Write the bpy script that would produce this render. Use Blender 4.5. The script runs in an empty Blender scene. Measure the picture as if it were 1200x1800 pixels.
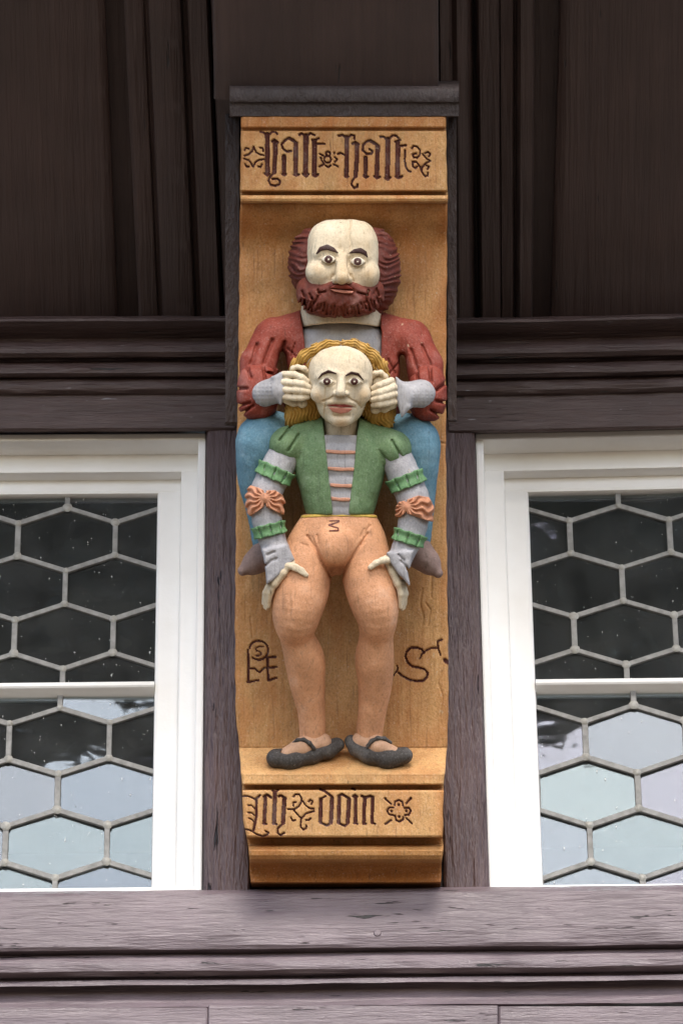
import bpy, bmesh, math, random
import numpy as np
from mathutils import Matrix
from math import radians, sin, cos, pi

random.seed(7); RNG = np.random.default_rng(7)
SC = bpy.context.scene
COL = SC.collection

# ------------------------------------------------------------------ camera
EL, DIST, ROLL = radians(33), 8.0, radians(0.6)
VW = np.array([0, cos(EL), sin(EL)]); R0 = np.array([1., 0, 0]); U0 = np.array([0, -sin(EL), cos(EL)])
UP = U0*cos(ROLL) + R0*sin(ROLL); RT = R0*cos(ROLL) - U0*sin(ROLL)
CAM = -DIST*VW
cd = bpy.data.cameras.new('camera'); cam = bpy.data.objects.new('camera', cd); COL.objects.link(cam)
cd.sensor_fit = 'VERTICAL'; cd.sensor_height = 24; cd.lens = 24*DIST/1.8
cd.clip_start = 0.1; cd.clip_end = 500
cam.matrix_world = Matrix(((RT[0], UP[0], -VW[0], CAM[0]), (RT[1], UP[1], -VW[1], CAM[1]), (RT[2], UP[2], -VW[2], CAM[2]), (0, 0, 0, 1)))
SC.camera = cam

# ------------------------------------------------------------------ sky, sun, exposure
SUN_EL, SUN_AZ = radians(46), radians(6)         # azimuth from the facade's own axis, towards +X
world = bpy.data.worlds.new('World'); SC.world = world; world.use_nodes = True
wn = world.node_tree.nodes; wl = world.node_tree.links
bg = wn['Background']; sky = wn.new('ShaderNodeTexSky'); sky.sky_type = 'NISHITA'
sky.sun_disc = False; sky.sun_elevation = SUN_EL; sky.sun_rotation = pi - SUN_AZ
sky.dust_density = 2.2; sky.ozone_density = 1.0; sky.air_density = 1.0
wl.new(sky.outputs[0], bg.inputs[0]); bg.inputs[1].default_value = 0.10
sl = bpy.data.lights.new('sun', 'SUN'); sl.energy = 1.5; sl.angle = radians(28); sl.color = (1, .95, .88)
so = bpy.data.objects.new('sun', sl); COL.objects.link(so)
sd = np.array([sin(SUN_AZ)*cos(SUN_EL), -cos(SUN_AZ)*cos(SUN_EL), sin(SUN_EL)])
so.location = tuple(sd*20)
so.rotation_euler = (pi/2 - SUN_EL, 0, SUN_AZ)
SC.view_settings.view_transform = 'Standard'; SC.view_settings.look = 'None'
SC.view_settings.exposure = 1.86; SC.view_settings.gamma = 1
SC.render.engine = 'CYCLES'; SC.cycles.use_denoising = True
SC.cycles.max_bounces = 8; SC.cycles.caustics_reflective = False; SC.cycles.caustics_refractive = False

# ------------------------------------------------------------------ survey: photo measurements onto real planes
def rays(px, py):
    px = np.asarray(px, float)[..., None]; py = np.asarray(py, float)[..., None]
    return VW*DIST + RT*(px - 600)*.001 + UP*(900 - py)*.001
def hit(px, py, P, N):
    d = rays(px, py); return CAM + d*((np.dot(P - CAM, N))/(d @ N))[..., None]
YN = np.array([0, -1., 0])
def wp(px, py, Y): return hit(px, py, np.array([0, Y, 0.]), YN)
LEAN = radians(20)
CP = wp(603, 1560, -.03); CN = np.array([0, -cos(LEAN), -sin(LEAN)])    # corbel back panel: leans out at its top
def A(P):                                                                # (px, py, out) measured on the corbel -> world
    P = np.asarray(P, float); k = 1 - P[..., 2]*.00012
    return hit(600 + (P[..., 0]-600)*k, 900 + (P[..., 1]-900)*k, CP, CN) - VW*.00096*P[..., 2:3]
LEAN2 = radians(50)
BP = wp(600, 562, -.02); BN = np.array([0, -cos(LEAN2), -sin(LEAN2)])   # coved boarding under the jetty
def onboard(px, py): return hit(px, py, BP, BN)
def onwall(Y): return lambda px, py: wp(px, py, Y)

# ------------------------------------------------------------------ objects
def tag(o, label=None, cat=None, group=None, kind=None):
    for k, v in (('label', label), ('category', cat), ('group', group), ('kind', kind)):
        if v: o[k] = v
    return o
def empty(name, loc, label, cat, group=None):
    o = bpy.data.objects.new(name, None); COL.objects.link(o); o.location = tuple(loc); o.empty_display_size = .05
    return tag(o, label, cat, group)
def base_of(o):
    v = np.zeros(3)
    while o is not None: v = v + np.array(o.location); o = o.parent
    return v
def mobj(name, V, F, mat, parent=None, smooth=True, col=None, label=None):
    V = np.asarray(V, float)
    if parent is not None: V = V - base_of(parent)
    me = bpy.data.meshes.new(name); F = np.asarray(F) if not isinstance(F, list) else F
    if isinstance(F, list): me.from_pydata(V.tolist(), [], F)
    else:
        n = F.shape[1]
        me.vertices.add(len(V)); me.vertices.foreach_set('co', V.astype('f').ravel())
        me.loops.add(F.size); me.loops.foreach_set('vertex_index', F.astype('i').ravel())
        me.polygons.add(len(F)); me.polygons.foreach_set('loop_start', np.arange(0, F.size, n, dtype='i'))
        me.update(calc_edges=True)
    if smooth: me.polygons.foreach_set('use_smooth', np.ones(len(me.polygons), bool))
    if col is not None:
        at = me.color_attributes.new('Col', 'FLOAT_COLOR', 'POINT')
        c = np.ones((len(V), 4), 'f'); c[:, :3] = col; at.data.foreach_set('color', c.ravel())
    me.validate(); me.materials.append(mat)
    o = bpy.data.objects.new(name, me); COL.objects.link(o); o.parent = parent
    if label: o['label'] = label
    return o
def box_mesh(x0, x1, y0, y1, z0, z1, bev=0.003):
    bm = bmesh.new(); bmesh.ops.create_cube(bm, size=1)
    for v in bm.verts:
        v.co = ((x0+x1)/2 + v.co.x*(x1-x0), (y0+y1)/2 + v.co.y*(y1-y0), (z0+z1)/2 + v.co.z*(z1-z0))
    if bev: bmesh.ops.bevel(bm, geom=bm.edges[:], offset=bev, segments=2, affect='EDGES', profile=.6)
    V = np.array([v.co[:] for v in bm.verts]); bm.verts.index_update()
    F = [[v.index for v in f.verts] for f in bm.faces]; bm.free(); return V, F
def box(name, b, mat, parent=None, bev=.003, label=None):
    V, F = box_mesh(*b, bev=bev); return mobj(name, V, F, mat, parent, smooth=False, label=label)
def wob(a, b, s=0.0):                                     # cheap smooth noise, about -1..1
    return (np.sin(a*1.7+1.3*np.sin(b*2.3+s)+s) + np.sin(b*3.1+s*2.1+.8*np.sin(a*2.9)) + np.sin(a*5.3+b*4.1+s*3.7))/3

# ------------------------------------------------------------------ materials
def nt(name):
    m = bpy.data.materials.new(name); m.use_nodes = True
    return m, m.node_tree.nodes, m.node_tree.links, m.node_tree.nodes['Principled BSDF']
def noise(n, l, vec, scale, detail=4, rough=.6):
    t = n.new('ShaderNodeTexNoise'); t.inputs['Scale'].default_value = scale
    t.inputs['Detail'].default_value = detail; t.inputs['Roughness'].default_value = rough
    l.new(vec, t.inputs['Vector']); return t.outputs['Fac']
TILT = 0.                                                  # lean of the grain of the material being built
def mapped(n, l, scale, loc=(0, 0, 0)):
    c = n.new('ShaderNodeNewGeometry').outputs['Position']
    if TILT:
        t = n.new('ShaderNodeMapping'); t.inputs['Rotation'].default_value = (-TILT, 0, 0); l.new(c, t.inputs['Vector']); c = t.outputs[0]
    m = n.new('ShaderNodeMapping'); m.inputs['Scale'].default_value = scale
    m.inputs['Location'].default_value = loc; l.new(c, m.inputs['Vector']); return m.outputs[0]
def ramp(n, l, fac, stops):
    r = n.new('ShaderNodeValToRGB'); e = r.color_ramp.elements
    while len(e) < len(stops): e.new(.5)
    for k, (p, c) in enumerate(stops): e[k].position = p; e[k].color = (c, c, c, 1) if not isinstance(c, tuple) else (*c, 1)
    l.new(fac, r.inputs[0]); return r.outputs[0]
def mix(n, l, a, b, fac, mode='MIX'):
    m = n.new('ShaderNodeMix'); m.data_type = 'RGBA'; m.blend_type = mode
    for s, v in ((m.inputs[6], a), (m.inputs[7], b)):
        if isinstance(v, tuple): s.default_value = (*v, 1)
        else: l.new(v, s)
    if isinstance(fac, (int, float)): m.inputs[0].default_value = fac
    else: l.new(fac, m.inputs[0])
    return m.outputs[2]
def math_(n, l, op, a, b):
    m = n.new('ShaderNodeMath'); m.operation = op
    for s, v in zip(m.inputs, (a, b)):
        if isinstance(v, (int, float)): s.default_value = v
        else: l.new(v, s)
    return m.outputs[0]
def bump(n, l, h, strength, dist, prev=None):
    b = n.new('ShaderNodeBump'); b.inputs['Strength'].default_value = strength; b.inputs['Distance'].default_value = dist
    l.new(h, b.inputs['Height'])
    if prev: l.new(prev, b.inputs['Normal'])
    return b.outputs[0]

def timber_mat(name, axis, c1, c2, rough=.42, chips=.0, bmp=.5, tilt=0., fine=70, run=3.2, crack=(34, 2.2, .27, .315)):
    global TILT
    TILT = tilt; m, n, l, p = nt(name)
    st = [fine]*3; st[axis] = run
    g = mapped(n, l, tuple(st)); g2 = mapped(n, l, tuple(s*2.6 for s in st), (3, 1, 2))
    iso = mapped(n, l, (1, 1, 1))
    na = noise(n, l, g, 1.0, 5, .65); nb = noise(n, l, g2, 1.0, 4, .6); big = noise(n, l, iso, 5, 3)
    col = mix(n, l, c1, c2, ramp(n, l, na, [(.3, 0.), (.7, 1.)]))
    col = mix(n, l, col, tuple(x*.6 for x in c1), ramp(n, l, big, [(.35, .5), (.62, 0.)]))
    stc = [crack[0]]*3; stc[axis] = crack[1]
    cr = noise(n, l, mapped(n, l, tuple(stc), (9, 4, 5)), 1.0, 3, .7)
    crk = ramp(n, l, cr, [(crack[2], 1.), (crack[3], 0.)])
    col = mix(n, l, col, (.008, .006, .006), crk)
    if chips:
        sth = [160, 160, 160]; sth[axis] = 28
        ch = ramp(n, l, noise(n, l, mapped(n, l, tuple(sth), (2, 7, 1)), 1.0, 2, .5), [(.735, 0.), (.77, 1.)])
        col = mix(n, l, col, (.30, .29, .30), math_(n, l, 'MULTIPLY', ch, chips))
    l.new(col, p.inputs['Base Color'])
    l.new(ramp(n, l, nb, [(.2, rough-.1), (.8, rough+.18)]), p.inputs['Roughness'])
    h = math_(n, l, 'SUBTRACT', math_(n, l, 'ADD', na, math_(n, l, 'MULTIPLY', nb, .6)), math_(n, l, 'MULTIPLY', crk, .9))
    l.new(bump(n, l, h, bmp, .011), p.inputs['Normal']); TILT = 0.; return m
T1, T2 = (.052, .029, .026), (.082, .050, .047)
M_TH = timber_mat('timber_horizontal_grain', 0, T1, T2, .46, chips=.7, run=5., crack=(70, 6., .29, .33))
M_TV = timber_mat('shade_toned_upright_timber', 2, (.032, .020, .018), (.048, .031, .029), .6, chips=.25, bmp=.6)  # same brown paint, deep shade beside the corbel put into its darker tone
W1, W2 = (.165, .122, .133), (.205, .155, .169)
M_SILL = timber_mat('skylit_sill_timber', 0, W1, W2, .36, bmp=.38, run=7., crack=(95, 10., .315, .35))  # same brown paint, sky light put into its paler lilac tone
M_POST = timber_mat('skylit_post_timber', 2, (.070, .038, .036), (.120, .074, .073), .42, bmp=1., fine=48, run=4.5, crack=(60, 5., .29, .33))  # lit copy of the brown paint: daylight mixed into the colour
D1, D2 = (.036, .019, .016), (.054, .030, .025)
M_BOARD = timber_mat('shade_toned_boarding', 2, D1, D2, .5, bmp=.4, tilt=radians(50), fine=60, run=2.5, crack=(48, 4.2, .295, .32))  # shade under the jetty put into this darker brown

def paint_mat(name, rough=.6, mottle=.25, speck=.3, bmp=.35, streak=.0, dirt=(.30, .2, .1), dirtamt=0., cracks=0., glow=.5, tilt=0.):
    global TILT
    TILT = tilt; m, n, l, p = nt(name); p.inputs['Specular IOR Level'].default_value = .22
    a = n.new('ShaderNodeAttribute'); a.attribute_name = 'Col'
    iso = mapped(n, l, (1, 1, 1)); col = a.outputs['Color']
    b1 = noise(n, l, iso, 22, 4, .6); b2 = noise(n, l, iso, 300, 2, .5); b3 = noise(n, l, iso, 150, 4, .75)
    b4 = noise(n, l, mapped(n, l, (340, 340, 260), (4, 4, 4)), 1, 2, .6)
    col = mix(n, l, col, (0, 0, 0), ramp(n, l, b4, [(.3, speck*.9), (.5, 0.)]))
    col = mix(n, l, col, (1, .98, .93), ramp(n, l, b4, [(.52, 0.), (.75, speck*.28)]))
    col = mix(n, l, col, (0, 0, 0), ramp(n, l, b1, [(.32, mottle), (.62, 0.)]))
    col = mix(n, l, col, (1, .97, .9), ramp(n, l, b1, [(.55, 0.), (.85, mottle*glow)]))
    if dirtamt:
        col = mix(n, l, col, dirt, ramp(n, l, noise(n, l, mapped(n, l, (14, 14, 7), (5, 5, 5)), 1, 5, .65), [(.46, 0.), (.72, dirtamt)]))
    if streak:
        s = noise(n, l, mapped(n, l, (130, 130, 6)), 1, 4, .65)
        col = mix(n, l, col, dirt, ramp(n, l, s, [(.5, 0.), (.8, streak)]))
    chp = ramp(n, l, noise(n, l, mapped(n, l, (75, 75, 48), (8, 3, 2)), 1, 5, .7), [(.685, 0.), (.70, .6)])
    col = mix(n, l, col, (.55, .44, .30), chp)
    col = mix(n, l, col, (.03, .02, .015), ramp(n, l, b3, [(.27, speck), (.38, 0.)]))
    col = mix(n, l, col, (1, 1, .96), ramp(n, l, b2, [(.64, 0.), (.74, speck*.5)]))
    if cracks:
        ck = ramp(n, l, noise(n, l, mapped(n, l, (85, 85, 5), (1, 8, 3)), 1, 3, .7), [(.26, cracks), (.29, 0.)])
        col = mix(n, l, col, (.09, .05, .025), ck)
    gr = noise(n, l, mapped(n, l, (200, 200, 9), (6, 2, 1)), 1, 3, .6)
    h = math_(n, l, 'ADD', math_(n, l, 'ADD', b3, math_(n, l, 'MULTIPLY', b4, .5)), math_(n, l, 'MULTIPLY', gr, .9))
    col = mix(n, l, col, (.04, .03, .02), ramp(n, l, gr, [(.25, .4), (.42, 0.)]))
    l.new(col, p.inputs['Base Color']); p.inputs['Roughness'].default_value = rough
    nb = bump(n, l, h, bmp, .004)
    if cracks: nb = bump(n, l, math_(n, l, 'MULTIPLY', ck, -1.), .5, .002, nb)
    l.new(nb, p.inputs['Normal']); TILT = 0.; return m
M_PAINT = paint_mat('weathered_oil_paint', .58, .24, .13, .22, tilt=radians(20))
M_SKIN = paint_mat('weathered_cream_paint', .6, .12, .2, .25, dirt=(.45, .29, .13), dirtamt=.55, cracks=.7, tilt=radians(20))
M_CLOTH = paint_mat('gritty_paint', .62, .26, .2, .30, glow=.5, tilt=radians(20))
M_OCHRE = paint_mat('ochre_wood_paint', .6, .22, .28, .35, streak=.4, dirt=(.38, .125, .03), dirtamt=.6, cracks=.8, glow=.12, tilt=radians(20))
M_LETTER = paint_mat('dark_red_lettering_paint', .75, .2, .2, .3)
M_SMOOTH = paint_mat('smooth_paint', .4, .1, .1, .15)

def simple(name, c, rough=.5, metal=0., nscale=None, c2=None, bmp=0., bs=200):
    m, n, l, p = nt(name); p.inputs['Base Color'].default_value = (*c, 1)
    p.inputs['Roughness'].default_value = rough; p.inputs['Metallic'].default_value = metal
    iso = mapped(n, l, (1, 1, 1))
    if nscale: l.new(mix(n, l, c, c2, ramp(n, l, noise(n, l, iso, nscale, 4), [(.35, 0.), (.7, 1.)])), p.inputs['Base Color'])
    if bmp: l.new(bump(n, l, noise(n, l, iso, bs, 3), bmp, .002), p.inputs['Normal'])
    return m
M_WHITE = simple('white_window_paint', (.84, .83, .81), .38, 0, 5, (.77, .75, .715), .3, 45)
M_LEAD = simple('weathered_lead', (.27, .265, .25), .6, .1, 60, (.16, .155, .145), .5, 150)
M_SOLDER = simple('solder', (.34, .33, .30), .5, .1, 120, (.24, .23, .20), .6, 200)
M_DARKROOM = simple('unlit_room', (.035, .032, .030), .8)
M_STONE = simple('street_paving', (.10, .085, .065), .85, 0, 2, (.13, .11, .085))
M_PLASTER = simple('lime_plaster', (.6, .57, .5), .85, 0, 4, (.55, .5, .44))
M_BARK = simple('bark', (.09, .07, .05), .9); M_LEAF = simple('leaf', (.022, .034, .014), .7)
def glass_mat(tint):
    m, n, l, p = nt('old_window_glass'); out = n['Material Output']; n.remove(p)
    tr = n.new('ShaderNodeBsdfTransparent'); tr.inputs[0].default_value = (.82, .86, .87, 1)
    gl = n.new('ShaderNodeBsdfGlossy'); gl.inputs['Roughness'].default_value = .02
    gl.inputs['Color'].default_value = (*tint, 1)
    fr = n.new('ShaderNodeFresnel'); fr.inputs['IOR'].default_value = 2.8
    iso = mapped(n, l, (1, 1, 1))
    nb = bump(n, l, noise(n, l, iso, 7, 1), .08, .008); nb = bump(n, l, noise(n, l, mapped(n, l, (20, 20, 40)), 1, 1), .03, .002, nb)
    l.new(nb, gl.inputs['Normal'])
    df = n.new('ShaderNodeBsdfDiffuse'); df.inputs[0].default_value = (.7, .7, .68, 1)
    sp = ramp(n, l, noise(n, l, mapped(n, l, (230, 230, 150)), 1, 2, .4), [(.745, 0.), (.775, .6)])
    hz = ramp(n, l, noise(n, l, iso, 11, 4), [(.3, .012), (.8, .045)])
    m1 = n.new('ShaderNodeMixShader'); ge = n.new('ShaderNodeNewGeometry'); l.new(math_(n, l, 'MULTIPLY', fr.outputs[0], math_(n, l, 'SUBTRACT', 1., ge.outputs['Backfacing'])), m1.inputs[0]); l.new(tr.outputs[0], m1.inputs[1]); l.new(gl.outputs[0], m1.inputs[2])
    m2 = n.new('ShaderNodeMixShader'); l.new(math_(n, l, 'MAXIMUM', sp, hz), m2.inputs[0]); l.new(m1.outputs[0], m2.inputs[1]); l.new(df.outputs[0], m2.inputs[2])
    l.new(m2.outputs[0], out.inputs[0]); return m
M_GLASS = [glass_mat(t) for t in ((.84, .91, 1.), (.83, .94, .98), (.89, .88, 1.), (.88, .91, .97))]

# ------------------------------------------------------------------ setting: ground, timber wall
tag(mobj('ground', [(-80, -80, -6), (80, -80, -6), (80, 80, -6), (-80, 80, -6)], [[0, 1, 2, 3]], M_STONE, smooth=False), kind='structure')

WALL = empty('timber_framed_wall', (0, 0, -6), 'dark brown timber framed house wall around the two white windows and the carved corbel', 'wall')
def slab(name, P, nrm, Lp, Rp, y0, y1, prof, thick, mat, parent=WALL, nv=60, amp=.0015, label=None, seed=0.):
    """upright timber lying on a plane: edges Lp/Rp are (py, px) lists, prof is (u, relief in m) across it"""
    py = np.linspace(y0, y1, nv); L = np.interp(py, *zip(*Lp)); R = np.interp(py, *zip(*Rp))
    u = np.array([p[0] for p in prof]); h = np.array([p[1] for p in prof]); nu = len(u)
    PX = L[:, None] + (R - L)[:, None]*u; PY = np.repeat(py[:, None], nu, 1)
    hh = h + amp*wob(PX*.02, PY*.012, seed)
    G = P(PX, PY) + nrm*hh[..., None]
    B = P(PX[:, [0, -1]], PY[:, [0, -1]]) - nrm*thick
    V = np.concatenate([B[:, :1], G, B[:, 1:]], 1); nu += 2
    i = np.arange(nv-1)[:, None]*nu + np.arange(nu-1)
    F = np.stack([i, i+nu, i+nu+1, i+1], -1).reshape(-1, 4).tolist()
    F += [list(range(0, nu)), list(range((nv-1)*nu, nv*nu))[::-1]]
    F += [[k*nu, k*nu+nu-1, (k+1)*nu+nu-1, (k+1)*nu] for k in range(nv-1)]
    o = mobj(name, V.reshape(-1, 3), F, mat, parent, label=label)
    o.data.set_sharp_from_angle(angle=radians(32)); return o
def rnd(r=.05, d=.006): return [(0, -d), (r*.35, -d*.35), (r, 0), (.35, .0004), (.65, -.0003), (1-r, 0), (1-r*.35, -d*.35), (1, -d)]
def beam(name, prof, pxref, xa, xb, mat, parent=WALL, back=.08, rise=0., amp=.0012, label=None, seed=0., nx=70):
    """horizontal timber: prof is (py, Y) down its face, run from xa to xb, rise = slope of the run"""
    yz = np.array([[Y, wp(pxref, py, Y)[2]] for py, Y in prof]); xr = wp(pxref, prof[0][0], 0)[0]
    x = np.linspace(xa, xb, nx); n = len(yz)
    yz = np.concatenate([[[back, yz[0, 1]+.0]], yz, [[back, yz[-1, 1]]]]); n += 2
    V = np.zeros((nx, n, 3)); V[..., 0] = x[:, None]
    k = np.arange(n); inner = ((k > 0) & (k < n-1))
    V[..., 1] = yz[:, 0] + inner*amp*wob(x[:, None]*9, k*.8, seed)
    V[..., 2] = yz[:, 1] + inner*amp*wob(x[:, None]*7, k*.5, seed+4) + rise*(x[:, None]-xr)
    i = np.arange(nx-1)[:, None]*n + np.arange(n-1)
    F = np.stack([i, i+1, i+n+1, i+n], -1).reshape(-1, 4).tolist()
    F += [list(range(n))[::-1], list(range((nx-1)*n, nx*n))] + [[j*n, (j+1)*n, (j+1)*n+n-1, j*n+n-1] for j in range(nx-1)]
    o = mobj(name, V.reshape(-1, 3), F, mat, parent, label=label); o.data.set_sharp_from_angle(angle=radians(34)); return o

# posts beside the corbel
slab('post', onwall(-.025), YN, [(735, 363), (1000, 361), (1300, 359), (1580, 357)], [(735, 440), (1300, 440), (1480, 437), (1560, 440), (1580, 438)], 735, 1572, rnd(.1, .008), .12, M_POST, seed=1., label='post beside the corbel on the monogram side, rough grain')
slab('post', onwall(-.025), YN, [(735, 765), (1300, 770), (1480, 779), (1580, 780)], [(735, 834), (1000, 841), (1300, 851), (1580, 861)], 735, 1570, rnd(.1, .008), .12, M_POST, seed=5., label='post beside the corbel on the letter S side, wavy grain')
for s in (-1, 1): box('post', (s*1.08-.07, s*1.08+.07, -.025, .12, -.8, .25), M_POST, WALL, .006)
# sill beam, string moulding, lower beam
beam('sill_beam', [(1562, -.03), (1566, -.05), (1570, -.057), (1620, -.060), (1660, -.061), (1666, -.058), (1668, -.050)], 600, -1.4, 1.4, M_SILL, seed=2.)
beam('string_moulding', [(1664, -.02), (1675, -.042), (1682, -.052), (1692, -.057), (1703, -.055), (1711, -.046), (1716, -.030), (1719, -.032), (1720, -.044), (1728, -.045), (1730, -.022), (1738, -.020), (1750, -.026), (1762, -.036), (1768, -.044), (1771, -.040), (1772, -.012)], 600, -1.4, 1.4, M_SILL, seed=3., amp=.0016)
for k, (a, b) in enumerate(((-500, 365.2), (366, 875), (876, 1700))):
    slab('lower_beam', onwall(-.047-.0015*(k == 1)), YN, [(1765, a), (2000, a)], [(1765, b), (2000, b)], [1779, 1776, 1777][k]-8, 1990, [(0, -.002), (.004, 0), (.996, 0), (1, -.002)], .1, M_SILL, seed=7.+k, nv=30)
box('lower_wall', (-1.4, 1.4, .02, .2, -6, -1.05), M_PLASTER, WALL, .01)
pg = wp(663, 1640, -.0605); V = [(pg[0]+rr*cos(k*pi/8), yy, pg[2]+rr*sin(k*pi/8)) for rr, yy in ((.0064, -.057), (.0062, -.0612), (.005, -.0616)) for k in range(16)]
mobj('peg', V, [[j*16+k, j*16+(k+1) % 16, j*16+16+(k+1) % 16, j*16+16+k] for j in (0, 1) for k in range(16)] + [list(range(32, 48))], M_SILL, WALL)
# lintels: moulded, one on each side of the corbel
LP_ = [(764, .03), (757, -.026), (752, -.031), (694, -.036), (690, -.044), (684, -.050), (676, -.053), (668, -.050), (664, -.046), (661, -.060), (655, -.068), (647, -.070), (640, -.066), (635, -.055), (631, -.056), (627, -.076), (619, -.086), (610, -.087), (604, -.082), (600, -.066), (595, -.064), (585, -.076), (573, -.098), (564, -.112), (560, -.112), (556, -.09)][::-1]
beam('lintel', LP_, 200, -1.4, wp(412, 650, -.07)[0], M_TH, rise=-.006, seed=11., label='moulded lintel over the window on the monogram side')
beam('lintel', LP_, 990, wp(787, 650, -.07)[0], 1.4, M_TH, rise=.013, seed=14., label='moulded lintel over the window on the letter S side')
# coved boarding under the jetty, moulded cheeks beside the joist, joist soffit
BR = [(-330, 0), (556, 0)]
slab('cove_board', onboard, BN, [(-330, -420), (556, -420)], [(-330, 172), (0, 184), (556, 207)], -330, 640, [(0, 0), (.3, .002), (.6, 0), (.97, .001), (.99, -.002), (1, -.008)], .03, M_BOARD, seed=20.)
slab('cove_board', onboard, BN, [(-330, 990), (0, 984), (556, 968)], [(-330, 1620), (556, 1620)], -330, 640, [(0, -.008), (.01, -.002), (.03, .001), (.5, .002), (1, 0)], .03, M_BOARD, seed=21.)
slab('back_board', onboard, BN*1, [(-330, 150), (556, 180)], [(-330, 1010), (556, 1000)], -330, 640, [(0, -.045), (1, -.045)], .08, M_BOARD, nv=8)
slab('joist_cheek', onboard, BN, [(-330, 204), (0, 217), (556, 243)], [(-330, 356), (0, 369), (556, 393)], -330, 620,
     [(0, -.02), (.015, .014), (.05, .018), (.20, .017), (.23, .015), (.25, .006), (.27, .008), (.30, .020), (.36, .023), (.62, .026), (.66, .023), (.69, .005), (.72, .008), (.75, .020), (.86, .023), (.96, .024), (.985, .018), (1, -.02)], .03, M_BOARD, seed=23., label='grooved joist cheek with two deep flutes')
slab('joist_cheek', onboard, BN, [(-330, 831), (0, 834), (556, 842)], [(-330, 941), (0, 940), (556, 936)], -330, 620,
     [(0, -.02), (.02, .016), (.06, .022), (.36, .024), (.39, .020), (.405, .008), (.42, .018), (.58, .022), (.62, .018), (.65, .002), (.68, .004), (.70, .020), (.75, .026), (.95, .026), (.985, .020), (1, -.02)], .03, M_BOARD, seed=25., label='narrow joist cheek with one deep flute')
def onjoist(px, py): return hit(px, py, A((600, 150, 60)), BN)
slab('joist', onjoist, BN, [(-330, 368), (150, 376)], [(-330, 768), (150, 771)], -330, 175, rnd(.02, .006), .25, M_BOARD, seed=27., nv=40)
slab('joist_side', onboard, BN, [(-330, 358), (0, 371), (556, 396)], [(-330, 402), (0, 402), (556, 424)], -330, 700, [(0, .02), (.1, .035), (.9, .04), (1, .04)], .05, M_BOARD, seed=28.)
slab('joist_side', onboard, BN, [(-330, 770), (0, 772), (556, 778)], [(-330, 828), (0, 831), (556, 836)], -330, 640, [(0, .03), (.1, .03), (.35, .022), (.5, .03), (.8, .026), (.92, .01), (1, -.01)], .05, M_BOARD, seed=29.)
jz = float(onboard(600, -330)[2])
box('jetty_beam', (-1.6, 1.6, -.95, -.45, jz-.02, jz+.3), M_TH, WALL, .01)
box('upper_wall', (-1.6, 1.6, -.9, .4, jz+.3, jz+2.6), M_PLASTER, WALL, .01)
# corbel housing: dark cap and side cheeks
def corbel_extrude(name, prof, xs, mat, parent, col=None, n=40, amp=.6, seed=0., label=None):
    pr = np.array(prof, float); px = np.linspace(xs[0], xs[1], n); m = len(pr)
    P = np.zeros((n, m, 3)); P[..., 0] = px[:, None]
    P[..., 1] = pr[:, 0] + amp*wob(px[:, None]*.05, np.arange(m)*.7, seed); P[..., 2] = pr[:, 1] + amp*wob(px[:, None]*.04, np.arange(m)*.9, seed+2)
    i = np.arange(n-1)[:, None]*m + np.arange(m-1)
    F = np.stack([i, i+m, i+m+1, i+1], -1).reshape(-1, 4).tolist() + [list(range(m)), list(range((n-1)*m, n*m))[::-1]]
    F += [[k*m+m-1, (k+1)*m+m-1, (k+1)*m, k*m] for k in range(n-1)]
    o = mobj(name, A(P).reshape(-1, 3), F, mat, parent, col=col, label=label); o.data.set_sharp_from_angle(angle=radians(35)); return o
corbel_extrude('cap_moulding', [(142, -60), (153, 82), (157, 88), (160, 90), (176, 90), (179, 88), (181, 83), (190, 81), (200, 80), (204, 79), (206, 72), (204, -60)], (404, 806), M_TV, WALL, seed=31.)
corbel_extrude('side_cheek', [(200, -200), (200, -50), (206, -45), (400, -50), (560, -55), (742, -60), (748, -75), (748, -200)], (396, 420), M_TV, WALL, n=6, amp=.4)
corbel_extrude('side_cheek', [(200, -200), (200, -50), (206, -45), (400, -50), (560, -55), (738, -60), (742, -75), (742, -200)], (787, 802), M_TV, WALL, n=6, amp=.4)
box('wall_core', (-.24, .24, .0, .2, -.9, jz+.3), M_TV, WALL, 0)
# dark rooms behind the windows
for s in (-1, 1):
    x0, x1 = sorted((s*.27, s*1.05))
    V, F = box_mesh(x0, x1, .13, 1.6, -.85, .2, bev=0)
    F = [f for f in F if not all(abs(V[i][1]-.13) < 1e-6 for i in f)]
    tag(mobj('room_interior', V, F, M_DARKROOM, smooth=False), kind='structure')

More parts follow.
